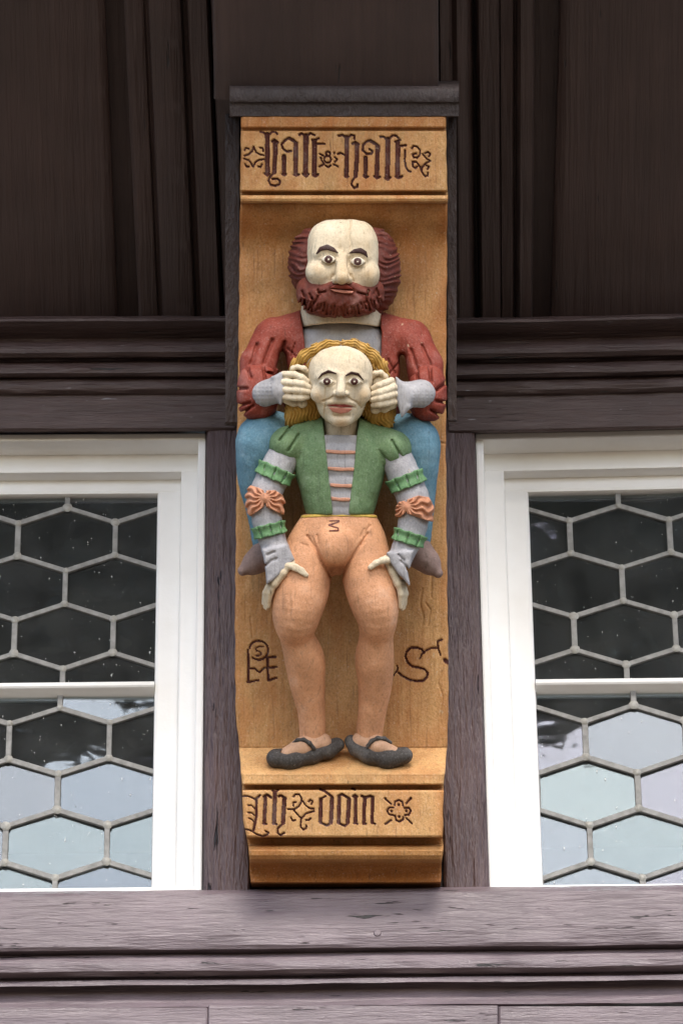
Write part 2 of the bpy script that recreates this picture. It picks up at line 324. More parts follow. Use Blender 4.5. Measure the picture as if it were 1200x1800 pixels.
# ------------------------------------------------------------------ windows
def window(s, label, ZT, rise, up, lo, Xs):
    """s: -1/+1 side. Xs: |X| of frame edge, step, sash, bevel, glass. up/lo: lattice (X of a vertex column, pitch, z of top vertex, drop, upright, glass top, glass bottom)"""
    W = empty('leaded_window', (s*.65, .03, -.77), label, 'window', 'white leaded windows beside the corbel')
    FAR = 1.0
    def ring(name, a, y0, y1, zt, zb, wt, wside, parent, wb=.03, bev=.003):
        xi, xo = sorted((s*a, s*(FAR+.24-a)))                     # outer rectangle between the near edge and its mirror at the far side
        z0, z1 = zb, zt
        bm_V, bm_F = [], []
        for b in ((xi, xo, y0, y1, z1-wt, z1), (xi, xo, y0+.0004, y1, z0, z0+wb), (xi, xi+wside, y0+.0008, y1, z0+wb*.5, z1-wt*.5), (xo-wside, xo, y0+.0008, y1, z0+wb*.5, z1-wt*.5)):
            V, F = box_mesh(*b, bev=bev); k = sum(len(v) for v in bm_V)
            bm_V.append(V); bm_F += [[i+k for i in f] for f in F]
        V = np.concatenate(bm_V); V[:, 2] += rise*(V[:, 0]-s*.24)*(V[:, 2] > -.3)
        return mobj(name, V, bm_F, M_WHITE, parent, smooth=False)
    z = ZT
    ring('outer_frame', Xs[0], -.002, .047, z[0], z[7], z[0]-z[1], Xs[1]-Xs[0], W, wb=z[6]-z[7]-.002)
    ring('inner_frame', Xs[1]-.004, .045, .073, z[1]+.01, z[7], z[1]+.01-z[2], Xs[2]-Xs[1]+.004, W, wb=.03)
    S = ring('sash', Xs[2]-.004, .071, .10, z[2]+.01, z[7], z[2]+.01-z[3], Xs[3]-Xs[2]+.004, W, wb=.03, bev=.006)
    x0, x1 = sorted((s*Xs[3], s*(FAR+.24-Xs[3])))
    # glazing bar with a splayed underside
    zb1, zb0 = z[4], z[5]
    pr = [(.10, zb1), (.066, zb1), (.064, zb1-.003), (.064, zb0+.012), (.066, zb0+.009), (.088, zb0), (.10, zb0)]
    V = [(x, y, zz) for x in (x0+.0, x1-.0) for y, zz in pr]; n = len(pr)
    mobj('glazing_bar', V, [[k, k+1, n+k+1, n+k] for k in range(n-1)] + [list(range(n))[::-1], list(range(n, 2*n))], M_WHITE, W, smooth=False)
    GX0, GX1 = x0-.004, x1+.004
    for (X0, a, zt, dr, vt, gt, gb) in (up, lo):
        row = dr + vt
        cen = []
        for j in range(-1, 7):
            for i in range(-9, 10):
                cx = X0 + s*0 + (i + .5*(j % 2))*a; cz = zt - dr - vt/2 - j*row
                cen.append((cx, cz))
        seen = set()
        def clip(poly):
            for ax, lim, sg in ((0, GX0, 1), (0, GX1, -1), (1, gb, 1), (1, gt, -1)):
                out = []
                for k in range(len(poly)):
                    p, q = poly[k-1], poly[k]; dp, dq = sg*(p[ax]-lim), sg*(q[ax]-lim)
                    if (dp >= 0) != (dq >= 0):
                        t = dp/(dp-dq); out.append((p[0]+t*(q[0]-p[0]), p[1]+t*(q[1]-p[1])))
                    if dq >= 0: out.append(q)
                poly = out
                if len(poly) < 3: return []
            return poly
        def came(p, q):
            d = np.array(q)-np.array(p); L0 = np.linalg.norm(d); t0, t1 = 0., 1.
            for ax, lo_, hi_ in ((0, GX0, GX1), (1, gb, gt)):
                if abs(d[ax]) < 1e-9:
                    if not lo_ <= p[ax] <= hi_: return
                    continue
                a_, b_ = sorted(((lo_-p[ax])/d[ax], (hi_-p[ax])/d[ax])); t0, t1 = max(t0, a_), min(t1, b_)
            if t1 - t0 < .03: return
            P = np.array(p)+d*t0; Q = np.array(p)+d*t1; e = d/L0; nn = np.array([-e[1], e[0]])
            w = .0049*random.uniform(.92, 1.1); dep = random.uniform(-.0006, .0006)
            sec = [(-w, .0865), (-w, .0822), (-w*.85, .0806+dep), (w*.85, .0806+dep), (w, .0822), (w, .0865)]
            V = [(*(c + nn*o)[:1], y, (c + nn*o)[1]) for c in (P, Q) for o, y in sec]; m = len(sec)
            mobj('lead_came', V, [[k, k+1, m+k+1, m+k] for k in range(m-1)] + [list(range(m))[::-1], list(range(m, 2*m))], M_LEAD, S, smooth=False)
        verts = set()
        for cx, cz in cen:
            h = [(cx, cz+vt/2+dr), (cx+a/2, cz+vt/2), (cx+a/2, cz-vt/2), (cx, cz-vt/2-dr), (cx-a/2, cz-vt/2), (cx-a/2, cz+vt/2)]
            pl = clip(h)
            if pl:
                c = np.mean(pl, 0); tx, tz = random.gauss(0, .010), random.gauss(0, .010)
                V = [(x, .0845+y+(x-c[0])*tx+(zz-c[1])*tz, zz) for y in (0, .003) for x, zz in pl]; n = len(pl)
                mobj('pane', V, [list(range(n)), list(range(n, 2*n))[::-1]] + [[k, (k+1) % n, n+(k+1) % n, n+k][::-1] for k in range(n)], random.choice(M_GLASS), S, smooth=False)
            for k in range(6):
                key = tuple(sorted((tuple(np.round(h[k-1], 4)), tuple(np.round(h[k], 4)))))
                if key not in seen: seen.add(key); came(*key)
                verts.add(tuple(np.round(h[k], 4)))
        for vx, vz in verts:
            if GX0+.004 < vx < GX1-.004 and gb+.003 < vz < gt-.003:
                r = .0075*random.uniform(.8, 1.25); n = 9
                V = [(vx+r*rr*cos(2*pi*k/n)*random.uniform(.9, 1.1), yy, vz+r*rr*sin(2*pi*k/n)*random.uniform(.9, 1.1)) for rr, yy in ((1, .0808), (.6, .0786)) for k in range(n)]
                mobj('solder_joint', V, [[k, (k+1) % n, n+(k+1) % n, n+k] for k in range(n)] + [list(range(n, 2*n))], M_SOLDER, S)
    return W
def zpt(px, py, Y): return float(wp(px, py, Y)[2])
def xpt(px, py, Y): return float(wp(px, py, Y)[0])
GY = .0845
def lattice(v):   # top vertex, side vertex, side lower, next top; glass top/bottom py
    (tx, ty), (sx, sy), (_, sy2), (nx_, ny) = v[:4]
    p = abs(xpt(sx, sy, GY)-xpt(tx, ty, GY))*2
    dr = zpt(tx, ty, GY)-zpt(sx, sy, GY); vt = zpt(sx, sy, GY)-zpt(sx, sy2, GY)
    return (xpt(tx, ty, GY), p, zpt(tx, ty, GY), dr, vt, v[4], v[5])
def zrow(px, top, low):
    return [zpt(px, top, 0), zpt(px, top+12, 0), zpt(px, top+67, .045), zpt(px, top+105, .071), zpt(px, 1197+low, .064), zpt(px, 1228+low, .09), zpt(px, 1558+low, 0), zpt(px, 1584, -.0)]
zl = zrow(250, 763, 0); zr = zrow(950, 761, -4)
window(-1, 'white leaded window with hexagonal panes on the side of the carved circle monogram', zl, -.004,
       lattice([(119, 894), (203.5, 920), (203.5, 977), (117, 1004), zl[3]+.004, zl[4]+.002]),
       lattice([(106, 1246), (193, 1272), (193, 1334), (98, 1363), zl[5]+.008, zl[6]-.05]),
       [abs(xpt(p, 1000, y)) for p, y in ((360, 0), (346, 0), (316, .045), (275, .078))])
window(1, 'white leaded window with hexagonal panes on the side of the carved letter S', zr, .014,
       lattice([(1086, 890), (1000, 917), (1002, 974), (1094, 1002), zr[3]+.006, zr[4]+.002]),
       lattice([(1113, 1241), (1027, 1270), (1029, 1332), (1122, 1360), zr[5]+.008, zr[6]-.05]),
       [abs(xpt(p, 1000, y)) for p, y in ((842, 0), (856, 0), (891, .045), (933, .078))])

# ------------------------------------------------------------------ signed-distance carving kit (units: photo pixels, about 1 mm)
def superell(X, Y, Z, c, r, n=2.):
    q = (np.abs((X-c[0])/r[0])**n + np.abs((Y-c[1])/r[1])**n + np.abs((Z-c[2])/r[2])**n)**(1/n)
    if n == 2:
        g = np.sqrt(((X-c[0])/r[0]**2)**2 + ((Y-c[1])/r[1]**2)**2 + ((Z-c[2])/r[2]**2)**2) + 1e-6
        return q*(q-1)/g
    return (q-1)*min(r)
def smin(a, b, k=6.):
    h = np.clip(.5+.5*(b-a)/k, 0, 1); return b + (a-b)*h - k*h*(1-h)
def smax(a, b, k=3.): return -smin(-a, -b, k)
def cone(X, Y, Z, a, b, sz=1.):
    ax, ay, az, ra = a; bx, by, bz, rb = b
    dx, dy, dz = bx-ax, by-ay, bz-az; L = dx*dx+dy*dy+dz*dz+1e-9
    t = np.clip(((X-ax)*dx+(Y-ay)*dy+(Z-az)*dz)/L, 0, 1)
    return np.sqrt((X-ax-t*dx)**2+(Y-ay-t*dy)**2+((Z-az-t*dz)/sz)**2) - (ra+(rb-ra)*t)
def chain(X, Y, Z, pts, k=8., sz=1.):
    d = None
    for a, b in zip(pts[:-1], pts[1:]):
        c = cone(X, Y, Z, a, b, sz); d = c if d is None else smin(d, c, k)
    return d
def limb_sdf(X, Y, Z, pts, m=4):
    """a limb along a smooth curve through the measured joints, radii eased between them"""
    P = np.array(pts, float); P = np.concatenate([[2*P[0]-P[1]], P, [2*P[-1]-P[-2]]]); Q = []
    for i in range(1, len(P)-2):
        for t in np.arange(m)/m:
            a, b, c, d = P[i-1:i+3]; Q.append(.5*(2*b+(c-a)*t+(2*a-5*b+4*c-d)*t*t+(3*b-a-3*c+d)*t**3))
    Q.append(P[-2]); d = None
    for a, b in zip(Q[:-1], Q[1:]):
        c = cone(X, Y, Z, a, b); d = c if d is None else smin(d, c, 3.)
    return d + .5
def line2(X, Y, pts, r=0.):
    """distance to a polyline in the plane; r: constant or per-vertex radii"""
    d = None; rr = r if isinstance(r, (list, tuple)) else [r]*len(pts)
    if len(pts) == 1: return np.hypot(X-pts[0][0], Y-pts[0][1]) - rr[0]
    for (ax, ay), (bx, by), ra, rb in zip(pts[:-1], pts[1:], rr[:-1], rr[1:]):
        dx, dy = bx-ax, by-ay; t = np.clip(((X-ax)*dx+(Y-ay)*dy)/(dx*dx+dy*dy+1e-9), 0, 1)
        c = np.hypot(X-ax-t*dx, Y-ay-t*dy) - (ra+(rb-ra)*t); d = c if d is None else np.minimum(d, c)
    return d
def poly2(X, Y, P):
    """signed distance to a polygon"""
    d = line2(X, Y, list(P)+[P[0]]); ins = np.zeros(np.broadcast(X, Y).shape, bool)
    for (ax, ay), (bx, by) in zip(P, P[1:]+P[:1]):
        if ay != by: ins ^= ((ay > Y) != (by > Y)) & (X < (bx-ax)*(Y-ay)/(by-ay)+ax)
    return np.where(ins, -d, d)
def carve(X, Y, lines, r=2., depth=4.):
    s = 0
    for L in lines: s = s + depth*np.exp(-(np.maximum(line2(X, Y, L), 0)/r)**2)
    return s
def hand_cut(X, Y, Z, a=.5, s=0.):
    g = np.abs(np.sin(X*.13+.9*np.sin(Y*.05+s)+s)) + .8*np.abs(np.sin(Y*.10+.05*X+1.3*np.sin(X*.06+s)))
    return a*(1.5*(1.1-g) + .5*np.sin(X*.23+1.7*np.sin(Y*.11+s))*np.sin(Y*.19+s+np.sin(Z*.2)))

def nets(F, o, h):
    S = F < 0; sh = tuple(n-1 for n in F.shape)
    acc = np.zeros(sh+(3,), 'f'); cnt = np.zeros(sh, 'f'); quads = []
    for ax in range(3):
        lo = [slice(None)]*3; hi = [slice(None)]*3; lo[ax] = slice(None, -1); hi[ax] = slice(1, None)
        a, b = F[tuple(lo)], F[tuple(hi)]; m = S[tuple(lo)] != S[tuple(hi)]
        I = np.argwhere(m); t = a[m]/(a[m]-b[m]); neg = S[tuple(lo)][m]
        o1, o2 = [k for k in range(3) if k != ax]
        ring = []
        for d1, d2 in ((1, 1), (0, 1), (0, 0), (1, 0)):
            C = I.copy(); C[:, o1] -= d1; C[:, o2] -= d2; ring.append(C)
            ok = (C >= 0).all(1) & (C < np.array(sh)).all(1); Cc = C[ok]
            off = np.zeros((len(Cc), 3), 'f'); off[:, ax] = t[ok]; off[:, o1] = d1; off[:, o2] = d2
            np.add.at(acc, tuple(Cc.T), off); np.add.at(cnt, tuple(Cc.T), 1)
        ok = np.ones(len(I), bool)
        for C in ring: ok &= (C >= 0).all(1) & (C < np.array(sh)).all(1)
        q = np.stack([np.ravel_multi_index(tuple(C[ok].T), sh) for C in ring], 1)
        fl = neg[ok] ^ (ax == 1); q[~fl] = q[~fl][:, ::-1]; quads.append(q)
    cell = np.flatnonzero(cnt.ravel() > 0); mp = np.full(cnt.size, -1); mp[cell] = np.arange(len(cell))
    V = np.stack(np.unravel_index(cell, sh), 1) + acc.reshape(-1, 3)[cell]/cnt.ravel()[cell][:, None]
    return np.array(o) + V*h, mp[np.concatenate(quads)]
def part(name, parent, bb, h, fn, mat, col, label=None, tool=.35):
    x0, x1, y0, y1, z0, z1 = bb
    X = np.arange(x0, x1+h, h, dtype='f')[:, None, None]; Y = np.arange(y0, y1+h, h, dtype='f')[None, :, None]; Z = np.arange(z0, z1+h, h, dtype='f')[None, None, :]
    F = fn(X, Y, Z) + hand_cut(X, Y, Z, tool, x0*.1)
    F = np.array(np.broadcast_to(F, (X.size, Y.size, Z.size)), dtype='f')
    for ax in range(3):
        for e in (0, -1):
            s = [slice(None)]*3; s[ax] = e; F[tuple(s)] = np.maximum(F[tuple(s)], h*.5)
    V, Q = nets(F, (x0, y0, z0), h)
    c = col(V[:, 0], V[:, 1], V[:, 2]) if callable(col) else np.tile(col, (len(V), 1))
    return mobj(name, A(V), Q[:, ::-1], mat, parent, col=c, label=label)
def conform(body, mask, t, k=1.2):
    """a layer of thickness t lying on a carved body inside a 2-D outline"""
    return lambda X, Y, Z: smax(body(X, Y, Z)-t, mask(X, Y), k)

# ------------------------------------------------------------------ corbel: carved bracket with inscriptions
OCHRE, OCHRE_D, OCHRE_L = np.array((.55, .27, .09)), np.array((.43, .165, .042)), np.array((.60, .335, .132))
LETTER = (.075, .016, .009)
CORBEL = empty('carved_corbel', A((603, 1556, 0)), 'ochre painted wooden corbel with gothic inscriptions halt halt and Ich doin', 'corbel')
LE = [(200, 424), (355, 422), (700, 418), (900, 415), (1100, 413), (1250, 414), (1312, 420), (1365, 425), (1385, 425), (1440, 428), (1472, 433), (1490, 437), (1560, 441)]
RE = [(200, 783), (355, 786), (700, 783), (900, 784), (1200, 788), (1312, 786), (1365, 780), (1385, 779), (1472, 778), (1490, 778), (1515, 776), (1560, 774)]
def patch(name, y0, y1, wfn, glyphs=(), sx=1.3, sy=1.0, mat=M_OCHRE, colfn=None, label=None, depth=4.5, back=-130):
    py = np.arange(y0, y1+sy*.5, sy); L = np.interp(py, *zip(*LE)); R = np.interp(py, *zip(*RE))
    L = L+.8*np.sin(py*.11)*np.sin(py*.037+1); R = R+.8*np.sin(py*.09+2)*np.sin(py*.041)
    nu = int(370/sx); u = np.linspace(0, 1, nu); PX = L[:, None]+(R-L)[:, None]*u; PY = np.repeat(py[:, None], nu, 1)
    edge = np.minimum(u, 1-u)*360
    Wd = wfn(PX, PY) + .35*wob(PX*.05, PY*.04, y0) - 4*np.exp(-(edge/2.2)**2)
    gi = np.full(PX.shape, -1)
    for k, (gname, strokes) in enumerate(glyphs):
        xs = [p[0] for w_, pl in strokes for p in pl]; ys = [p[1] for w_, pl in strokes for p in pl]
        sel = (PX > min(xs)-12) & (PX < max(xs)+12) & (PY > min(ys)-12) & (PY < max(ys)+12)
        if not sel.any(): continue
        x, y = PX[sel], PY[sel]; d = np.min([line2(x, y, pl, w_/2) for w_, pl in strokes], 0)
        dd = Wd[sel]; dd = dd - depth*np.clip((1.0-d)/2.2, 0, 1); Wd[sel] = dd
        g = gi[sel]; g[d < .3] = k; gi[sel] = g
    c = colfn(PX, PY) if colfn else np.broadcast_to(OCHRE, PX.shape+(3,))
    P = A(np.stack([PX, PY, Wd], -1)); nv = len(py)
    i = np.arange(nv-1)[:, None]*nu + np.arange(nu-1); F = np.stack([i, i+nu, i+nu+1, i+1], -1)
    fg = gi[:-1, :-1]
    ring = np.concatenate([np.arange(nu), np.arange(2, nv)*nu-1+0, [nv*nu-1], (nv-1)*nu+np.arange(nu-1)[::-1], np.arange(1, nv-1)[::-1]*nu])
    bx = np.stack([PX.ravel()[ring], PY.ravel()[ring], np.full(len(ring), float(back))], -1)
    V = np.concatenate([P.reshape(-1, 3), A(bx)]); n0 = nv*nu; m = len(ring); k = np.arange(m)
    sk = np.stack([ring, ring[(k+1) % m], n0+(k+1) % m, n0+k], -1)
    cc = np.concatenate([c.reshape(-1, 3), c.reshape(-1, 3)[ring]])
    body = mobj(name, V, np.concatenate([F[fg < 0].reshape(-1, 4), sk]), mat, CORBEL, col=cc, label=label)
    for k, (gname, strokes) in enumerate(glyphs):
        f = F[fg == k].reshape(-1, 4)
        if len(f):
            u_, inv = np.unique(f, return_inverse=True)
            mobj(gname, V[u_], inv.reshape(-1, 4), M_LETTER, body, col=np.tile(LETTER, (len(u_), 1)))
    return body
def crop(x0, y0, sc):
    return lambda *strokes: [(w/sc, [(x0+x/sc, y0+y/sc) for x, y in pl]) for w, pl in strokes]
def arc(cx, cy, r, a0, a1, n=14): return [(cx+r*cos(radians(a0+(a1-a0)*k/n)), cy+r*sin(radians(a0+(a1-a0)*k/n))) for k in range(n+1)]
a_ = crop(420, 215, 6.316); b_ = crop(590, 215, 6.316); c_ = crop(420, 1370, 6.316); d_ = crop(590, 1370, 6.316); e_ = crop(420, 1110, 12.); f_ = crop(680, 1110, 10.)
TOP = [
 ('ornament', a_(*[(15, q) for q in ([(60, 372), (110, 355), (148, 315), (160, 270)], [(166, 280), (185, 330), (225, 355), (272, 366)], [(55, 405), (105, 420), (135, 455), (148, 490)], [(158, 492), (180, 445), (220, 420), (275, 410)], [(60, 310), (75, 285), (108, 296)], [(230, 282), (262, 288), (265, 322)], [(66, 462), (78, 490), (108, 492)], [(212, 490), (238, 497), (255, 465)])])),
 ('letter_h', a_((50, [(312, 130), (312, 575)]), (22, [(235, 103), (272, 112), (305, 150)]), (20, [(322, 145), (362, 105), (405, 108), (422, 130)]), (22, [(282, 568), (310, 588), (335, 570)]), (46, [(398, 215), (402, 340), (388, 555)]), (26, [(368, 212), (392, 196), (425, 222)]), (20, [(385, 560), (340, 610), (325, 650), (350, 695), (400, 706), (446, 690), (452, 650), (425, 628), (370, 630)]))),
 ('letter_a', a_((22, [(575, 318), (530, 326), (485, 292), (470, 245), (505, 202), (555, 172)]), (34, [(555, 178), (600, 200), (635, 235)]), (50, [(628, 235), (626, 570)]), (22, [(605, 580), (632, 592), (660, 580)]), (46, [(497, 378), (495, 565)]), (20, [(475, 575), (500, 590), (520, 575)]))),
 ('letter_l', a_((56, [(740, 150), (736, 580)]), (22, [(668, 140), (692, 122), (732, 155)]), (20, [(748, 155), (790, 122), (835, 142)]), (22, [(705, 572), (738, 602), (770, 575)]))),
 ('letter_t', a_((52, [(834, 210), (832, 582)]), (18, [(808, 195), (840, 200), (882, 178)]), (20, [(850, 240), (945, 240)]), (22, [(815, 588), (842, 602), (876, 578)]))),
 ('ornament', a_(*[(17, q) for q in (arc(985, 350, 24, 0, 360), arc(980, 412, 38, 0, 360), [(895, 352), (935, 372)], [(905, 392), (918, 430), (942, 462), (890, 494)], [(958, 482), (985, 500), (1015, 482)], [(1060, 388), (1085, 412), (1062, 442)], [(1052, 470), (1095, 490)], [(1056, 335), (1056, 348)])])),
 ('letter_h', b_((46, [(120, 165), (114, 590)]), (22, [(28, 150), (72, 140), (112, 172)]), (20, [(130, 170), (168, 140), (205, 150), (200, 185)]), (18, [(20, 352), (50, 340), (92, 362)]), (20, [(95, 596), (116, 610), (136, 600)]), (46, [(228, 240), (230, 400), (216, 595)]), (26, [(185, 238), (215, 222), (250, 245)]), (20, [(215, 600), (180, 650), (170, 690), (200, 730), (236, 716), (240, 690)]))),
 ('letter_a', b_((22, [(372, 300), (405, 322), (388, 350), (338, 350), (294, 310), (302, 250), (340, 215), (382, 200)]), (34, [(382, 208), (430, 235), (472, 268)]), (48, [(460, 268), (452, 590)]), (44, [(328, 395), (325, 590)]), (20, [(308, 600), (330, 616), (355, 602)]), (22, [(425, 600), (450, 622), (486, 605)]))),
 ('letter_l', b_((52, [(573, 190), (570, 615)]), (22, [(490, 160), (530, 162), (568, 200)]), (20, [(580, 195), (628, 145), (665, 148), (690, 175)]), (22, [(545, 618), (572, 638), (604, 612)]))),
 ('letter_t', b_((50, [(684, 222), (680, 595)]), (18, [(655, 215), (712, 195)]), (20, [(700, 266), (775, 255)]), (22, [(660, 604), (690, 620), (732, 600)]), (20, [(766, 315), (760, 420), (775, 500), (800, 540), (826, 548)]))),
 ('ornament', b_(*[(16, q) for q in ([(840, 290), (860, 262), (900, 272), (932, 310), (930, 360), (900, 395), (860, 390), (848, 358), (890, 345)], [(960, 355), (1000, 400), (1045, 430)], [(985, 345), (1020, 330), (1045, 352), (1028, 382)], [(1040, 430), (990, 460), (955, 500), (950, 550), (985, 600), (1015, 594), (1020, 560)], [(848, 438), (890, 440), (930, 490), (945, 540)], [(850, 450), (850, 490), (880, 510), (902, 490)], [(1000, 480), (1030, 492), (1014, 520)])]))]
LOW = [
 ('letter_I', c_((15, [(35, 183), (90, 183), (140, 198), (180, 222)]), (20, [(180, 220), (232, 175)]), ([26][0], [(190, 230), (192, 400), (160, 560)]), (12, [(100, 285), (140, 287), (172, 322)]), (12, [(100, 365), (140, 370), (168, 396)]), (12, [(110, 430), (140, 440), (162, 466)]), (15, [(75, 550), (130, 565), (190, 605), (260, 628), (310, 612), (326, 588), (292, 572)]))),
 ('letter_c', c_((38, [(292, 200), (278, 478)]), (26, [(275, 190), (312, 170), (350, 198)]), (18, [(265, 490), (302, 492)]))),
 ('letter_h', c_((42, [(398, 140), (386, 482)]), (20, [(370, 122), (400, 138), (430, 114)]), (20, [(372, 488), (414, 495)]), (44, [(502, 215), (486, 478)]), (24, [(438, 186), (466, 178), (516, 208)]), (17, [(486, 488), (430, 540), (425, 590), (460, 620), (500, 590)]))),
 ('ornament', c_(*[(15, q) for q in ([(600, 192), (625, 165), (665, 165), (690, 200), (690, 250), (660, 300), (610, 330), (540, 330)], [(705, 240), (740, 290), (780, 318), (830, 324)], [(605, 340), (650, 390), (690, 432)], [(690, 432), (740, 378), (830, 350)], [(685, 440), (680, 520), (710, 556), (745, 540), (745, 510)], [(600, 292), (600, 256), (632, 250)], [(770, 245), (790, 225), (815, 240), (800, 275)], [(575, 420), (590, 456), (625, 450)], [(740, 450), (770, 450), (795, 430)])])),
 ('letter_d', c_((40, [(906, 220), (900, 465)]), (14, [(905, 212), (960, 185)]), (42, [(1030, 215), (1016, 475)]), (26, [(900, 108), (950, 126), (1032, 196)]), (22, [(895, 475), (975, 510), (1012, 482)]))),
 ('letter_o', d_((40, [(36, 205), (28, 470)]), (42, [(145, 222), (128, 475)]), (24, [(26, 186), (66, 162), (150, 212)]), (22, [(20, 480), (95, 514), (125, 490)]))),
 ('letter_i', d_((38, [(216, 195), (214, 478)]), (22, [(190, 187), (212, 172), (236, 190)]), (17, [(200, 486), (236, 490)]), (22, [(180, 100), (206, 108)]))),
 ('letter_n', d_((36, [(316, 205), (308, 484)]), (28, [(285, 182), (330, 205)]), (24, [(330, 196), (380, 182), (414, 196)]), (34, [(404, 200), (398, 474)]), (18, [(298, 490), (332, 490)]), (18, [(392, 482), (432, 490)]))),
 ('ornament', d_(*([(16, q) for q in ([(648, 285), (655, 246), (695, 228), (735, 246), (742, 292)], [(636, 312), (590, 312), (565, 345), (585, 386), (636, 396)], [(758, 315), (808, 314), (830, 345), (806, 390), (764, 396)], [(655, 400), (665, 450), (700, 468), (740, 446), (746, 415)], [(545, 215), (610, 270)], [(825, 210), (780, 265)], [(545, 495), (610, 450)], [(780, 430), (840, 486)])] + [(26, [q]) for q in ((695, 280), (615, 350), (780, 350), (700, 412), (828, 210), (547, 212))])))]
MONO = [
 ('monogram', e_((38, [(185, 385), (195, 600), (190, 1050)]), (32, arc(412, 392, 200, 195, 490, 24)), (20, [(520, 320), (430, 315), (345, 350), (360, 395), (450, 430), (470, 470), (420, 505), (360, 505)]), (30, [(230, 780), (340, 775), (390, 835), (440, 850), (490, 800), (540, 760), (640, 765)]), (34, [(640, 757), (788, 744)]), (40, [(595, 560), (600, 760), (615, 1030)]), (38, [(600, 545), (770, 530)]), (32, [(620, 1030), (700, 1000), (790, 970)]), (32, [(170, 1060), (240, 1060), (410, 1020)]))),
 ('letter_S', f_((34, [(640, 370), (600, 310), (520, 280), (420, 275), (340, 340), (315, 430), (350, 530), (430, 610), (550, 630), (650, 660), (710, 730), (690, 800), (630, 860), (520, 872), (400, 850), (280, 790), (190, 720)]), (22, [(170, 600), (185, 660), (95, 775)]), (24, [(570, 470), (600, 400), (680, 330), (780, 285), (890, 280)]), (26, [(880, 170), (890, 280), (930, 410)]), (26, [(880, 170), (960, 140)]))),
 ('knot_hole', f_((70, [(1010, 500), (1050, 530)])))]
def smooth(t): t = np.clip(t, 0, 1); return t*t*(3-2*t)
def prof(*k): ys, ws = zip(*k); return lambda PX, PY: np.interp(PY, ys, ws)
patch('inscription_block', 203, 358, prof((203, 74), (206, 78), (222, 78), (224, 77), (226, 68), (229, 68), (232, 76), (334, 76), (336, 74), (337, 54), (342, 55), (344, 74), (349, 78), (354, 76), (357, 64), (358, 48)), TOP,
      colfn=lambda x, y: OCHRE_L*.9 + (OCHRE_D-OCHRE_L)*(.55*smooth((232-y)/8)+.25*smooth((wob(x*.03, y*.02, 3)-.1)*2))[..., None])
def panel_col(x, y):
    t = np.clip(.55*smooth((760-y)/420) + .25*wob(x*.02, y*.012, 5) + .35*np.exp(-(np.minimum(x-415, 786-x)/14.)**2), 0, 1)[..., None]  # browner towards top and edges: niche shade painted in, plus random tone
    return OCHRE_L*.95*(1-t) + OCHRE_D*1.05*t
CRK = [[(742, 1035), (738, 1060), (744, 1085), (741, 1100)], [(748, 1060), (756, 1072), (752, 1100)], [(770, 778), (786, 780)], [(600, 620), (602, 700)], [(776, 1180), (770, 1200), (778, 1225), (772, 1260)], [(440, 1085), (444, 1120)], [(758, 1000), (757, 1050)]]
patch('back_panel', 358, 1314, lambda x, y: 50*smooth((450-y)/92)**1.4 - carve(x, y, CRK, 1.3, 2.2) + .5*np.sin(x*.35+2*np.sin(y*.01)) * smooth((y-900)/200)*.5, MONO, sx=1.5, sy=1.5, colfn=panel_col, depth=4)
patch('ledge', 1313, 1384, prof((1313, -2), (1316, 2), (1358, 84), (1361, 88), (1364, 88), (1377, 90), (1379, 88), (1380, 56), (1384, 54)), colfn=lambda x, y: np.broadcast_to(OCHRE_L*1.12, x.shape+(3,)))
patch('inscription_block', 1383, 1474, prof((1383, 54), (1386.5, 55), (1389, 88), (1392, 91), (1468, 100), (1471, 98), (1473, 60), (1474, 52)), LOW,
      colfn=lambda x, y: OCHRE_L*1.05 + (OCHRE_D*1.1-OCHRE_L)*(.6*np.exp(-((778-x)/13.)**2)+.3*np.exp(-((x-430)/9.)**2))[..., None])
patch('base_moulding', 1474, 1560, prof((1474, 50), (1484, 46), (1486, 72), (1489, 86), (1495, 93), (1503, 92), (1510, 86), (1514, 72), (1517, 52), (1525, 38), (1535, 31), (1544, 31), (1550, 34), (1552, 30), (1554, 0), (1560, -30)), colfn=lambda x, y: OCHRE*.98 + (OCHRE_D-OCHRE)*(.9*smooth((y-1512)/10))[..., None])  # cove below the roll browner: underside shade put into the colour

# ------------------------------------------------------------------ colours of the carved figures
CREAM, GREY, RED, BRN = (.72, .61, .44), (.41, .395, .40), (.27, .048, .028), (.12, .024, .014)
BLUE, GREEN, PEACH, GOLD = (.14, .28, .36), (.155, .245, .115), (.68, .335, .172), (.53, .30, .065)
MAUVE, SHOE, BOW, LIPS, DBRN = (.26, .175, .15), (.070, .060, .053), (.55, .245, .135), (.36, .075, .05), (.040, .009, .006)
def eyes(head, face, spots):
    for ex, ey, ez, rx, ry in spots:
        ball = part('eye', head, (ex-rx-4, ex+rx+4, ey-ry-4, ey+ry+4, ez-14, ez+16), 1., lambda X, Y, Z: smax(superell(X, Y, Z, (ex, ey, ez), (rx+2, ry+4, 9.)), np.abs(Y-ey-.02*(X-ex)**2*np.sign(Y-ey)*0)-(ry*(1-((X-ex)/(rx+1))**2)), 1.), M_SMOOTH, lambda x, y, z: np.where((np.hypot(x-ex, y-ey) < 1.5)[:, None], (.75, .66, .52), np.where((np.hypot(x-ex, y-ey) < rx*.56)[:, None], (.055, .012, .008), (.74, .66, .52))), tool=0)

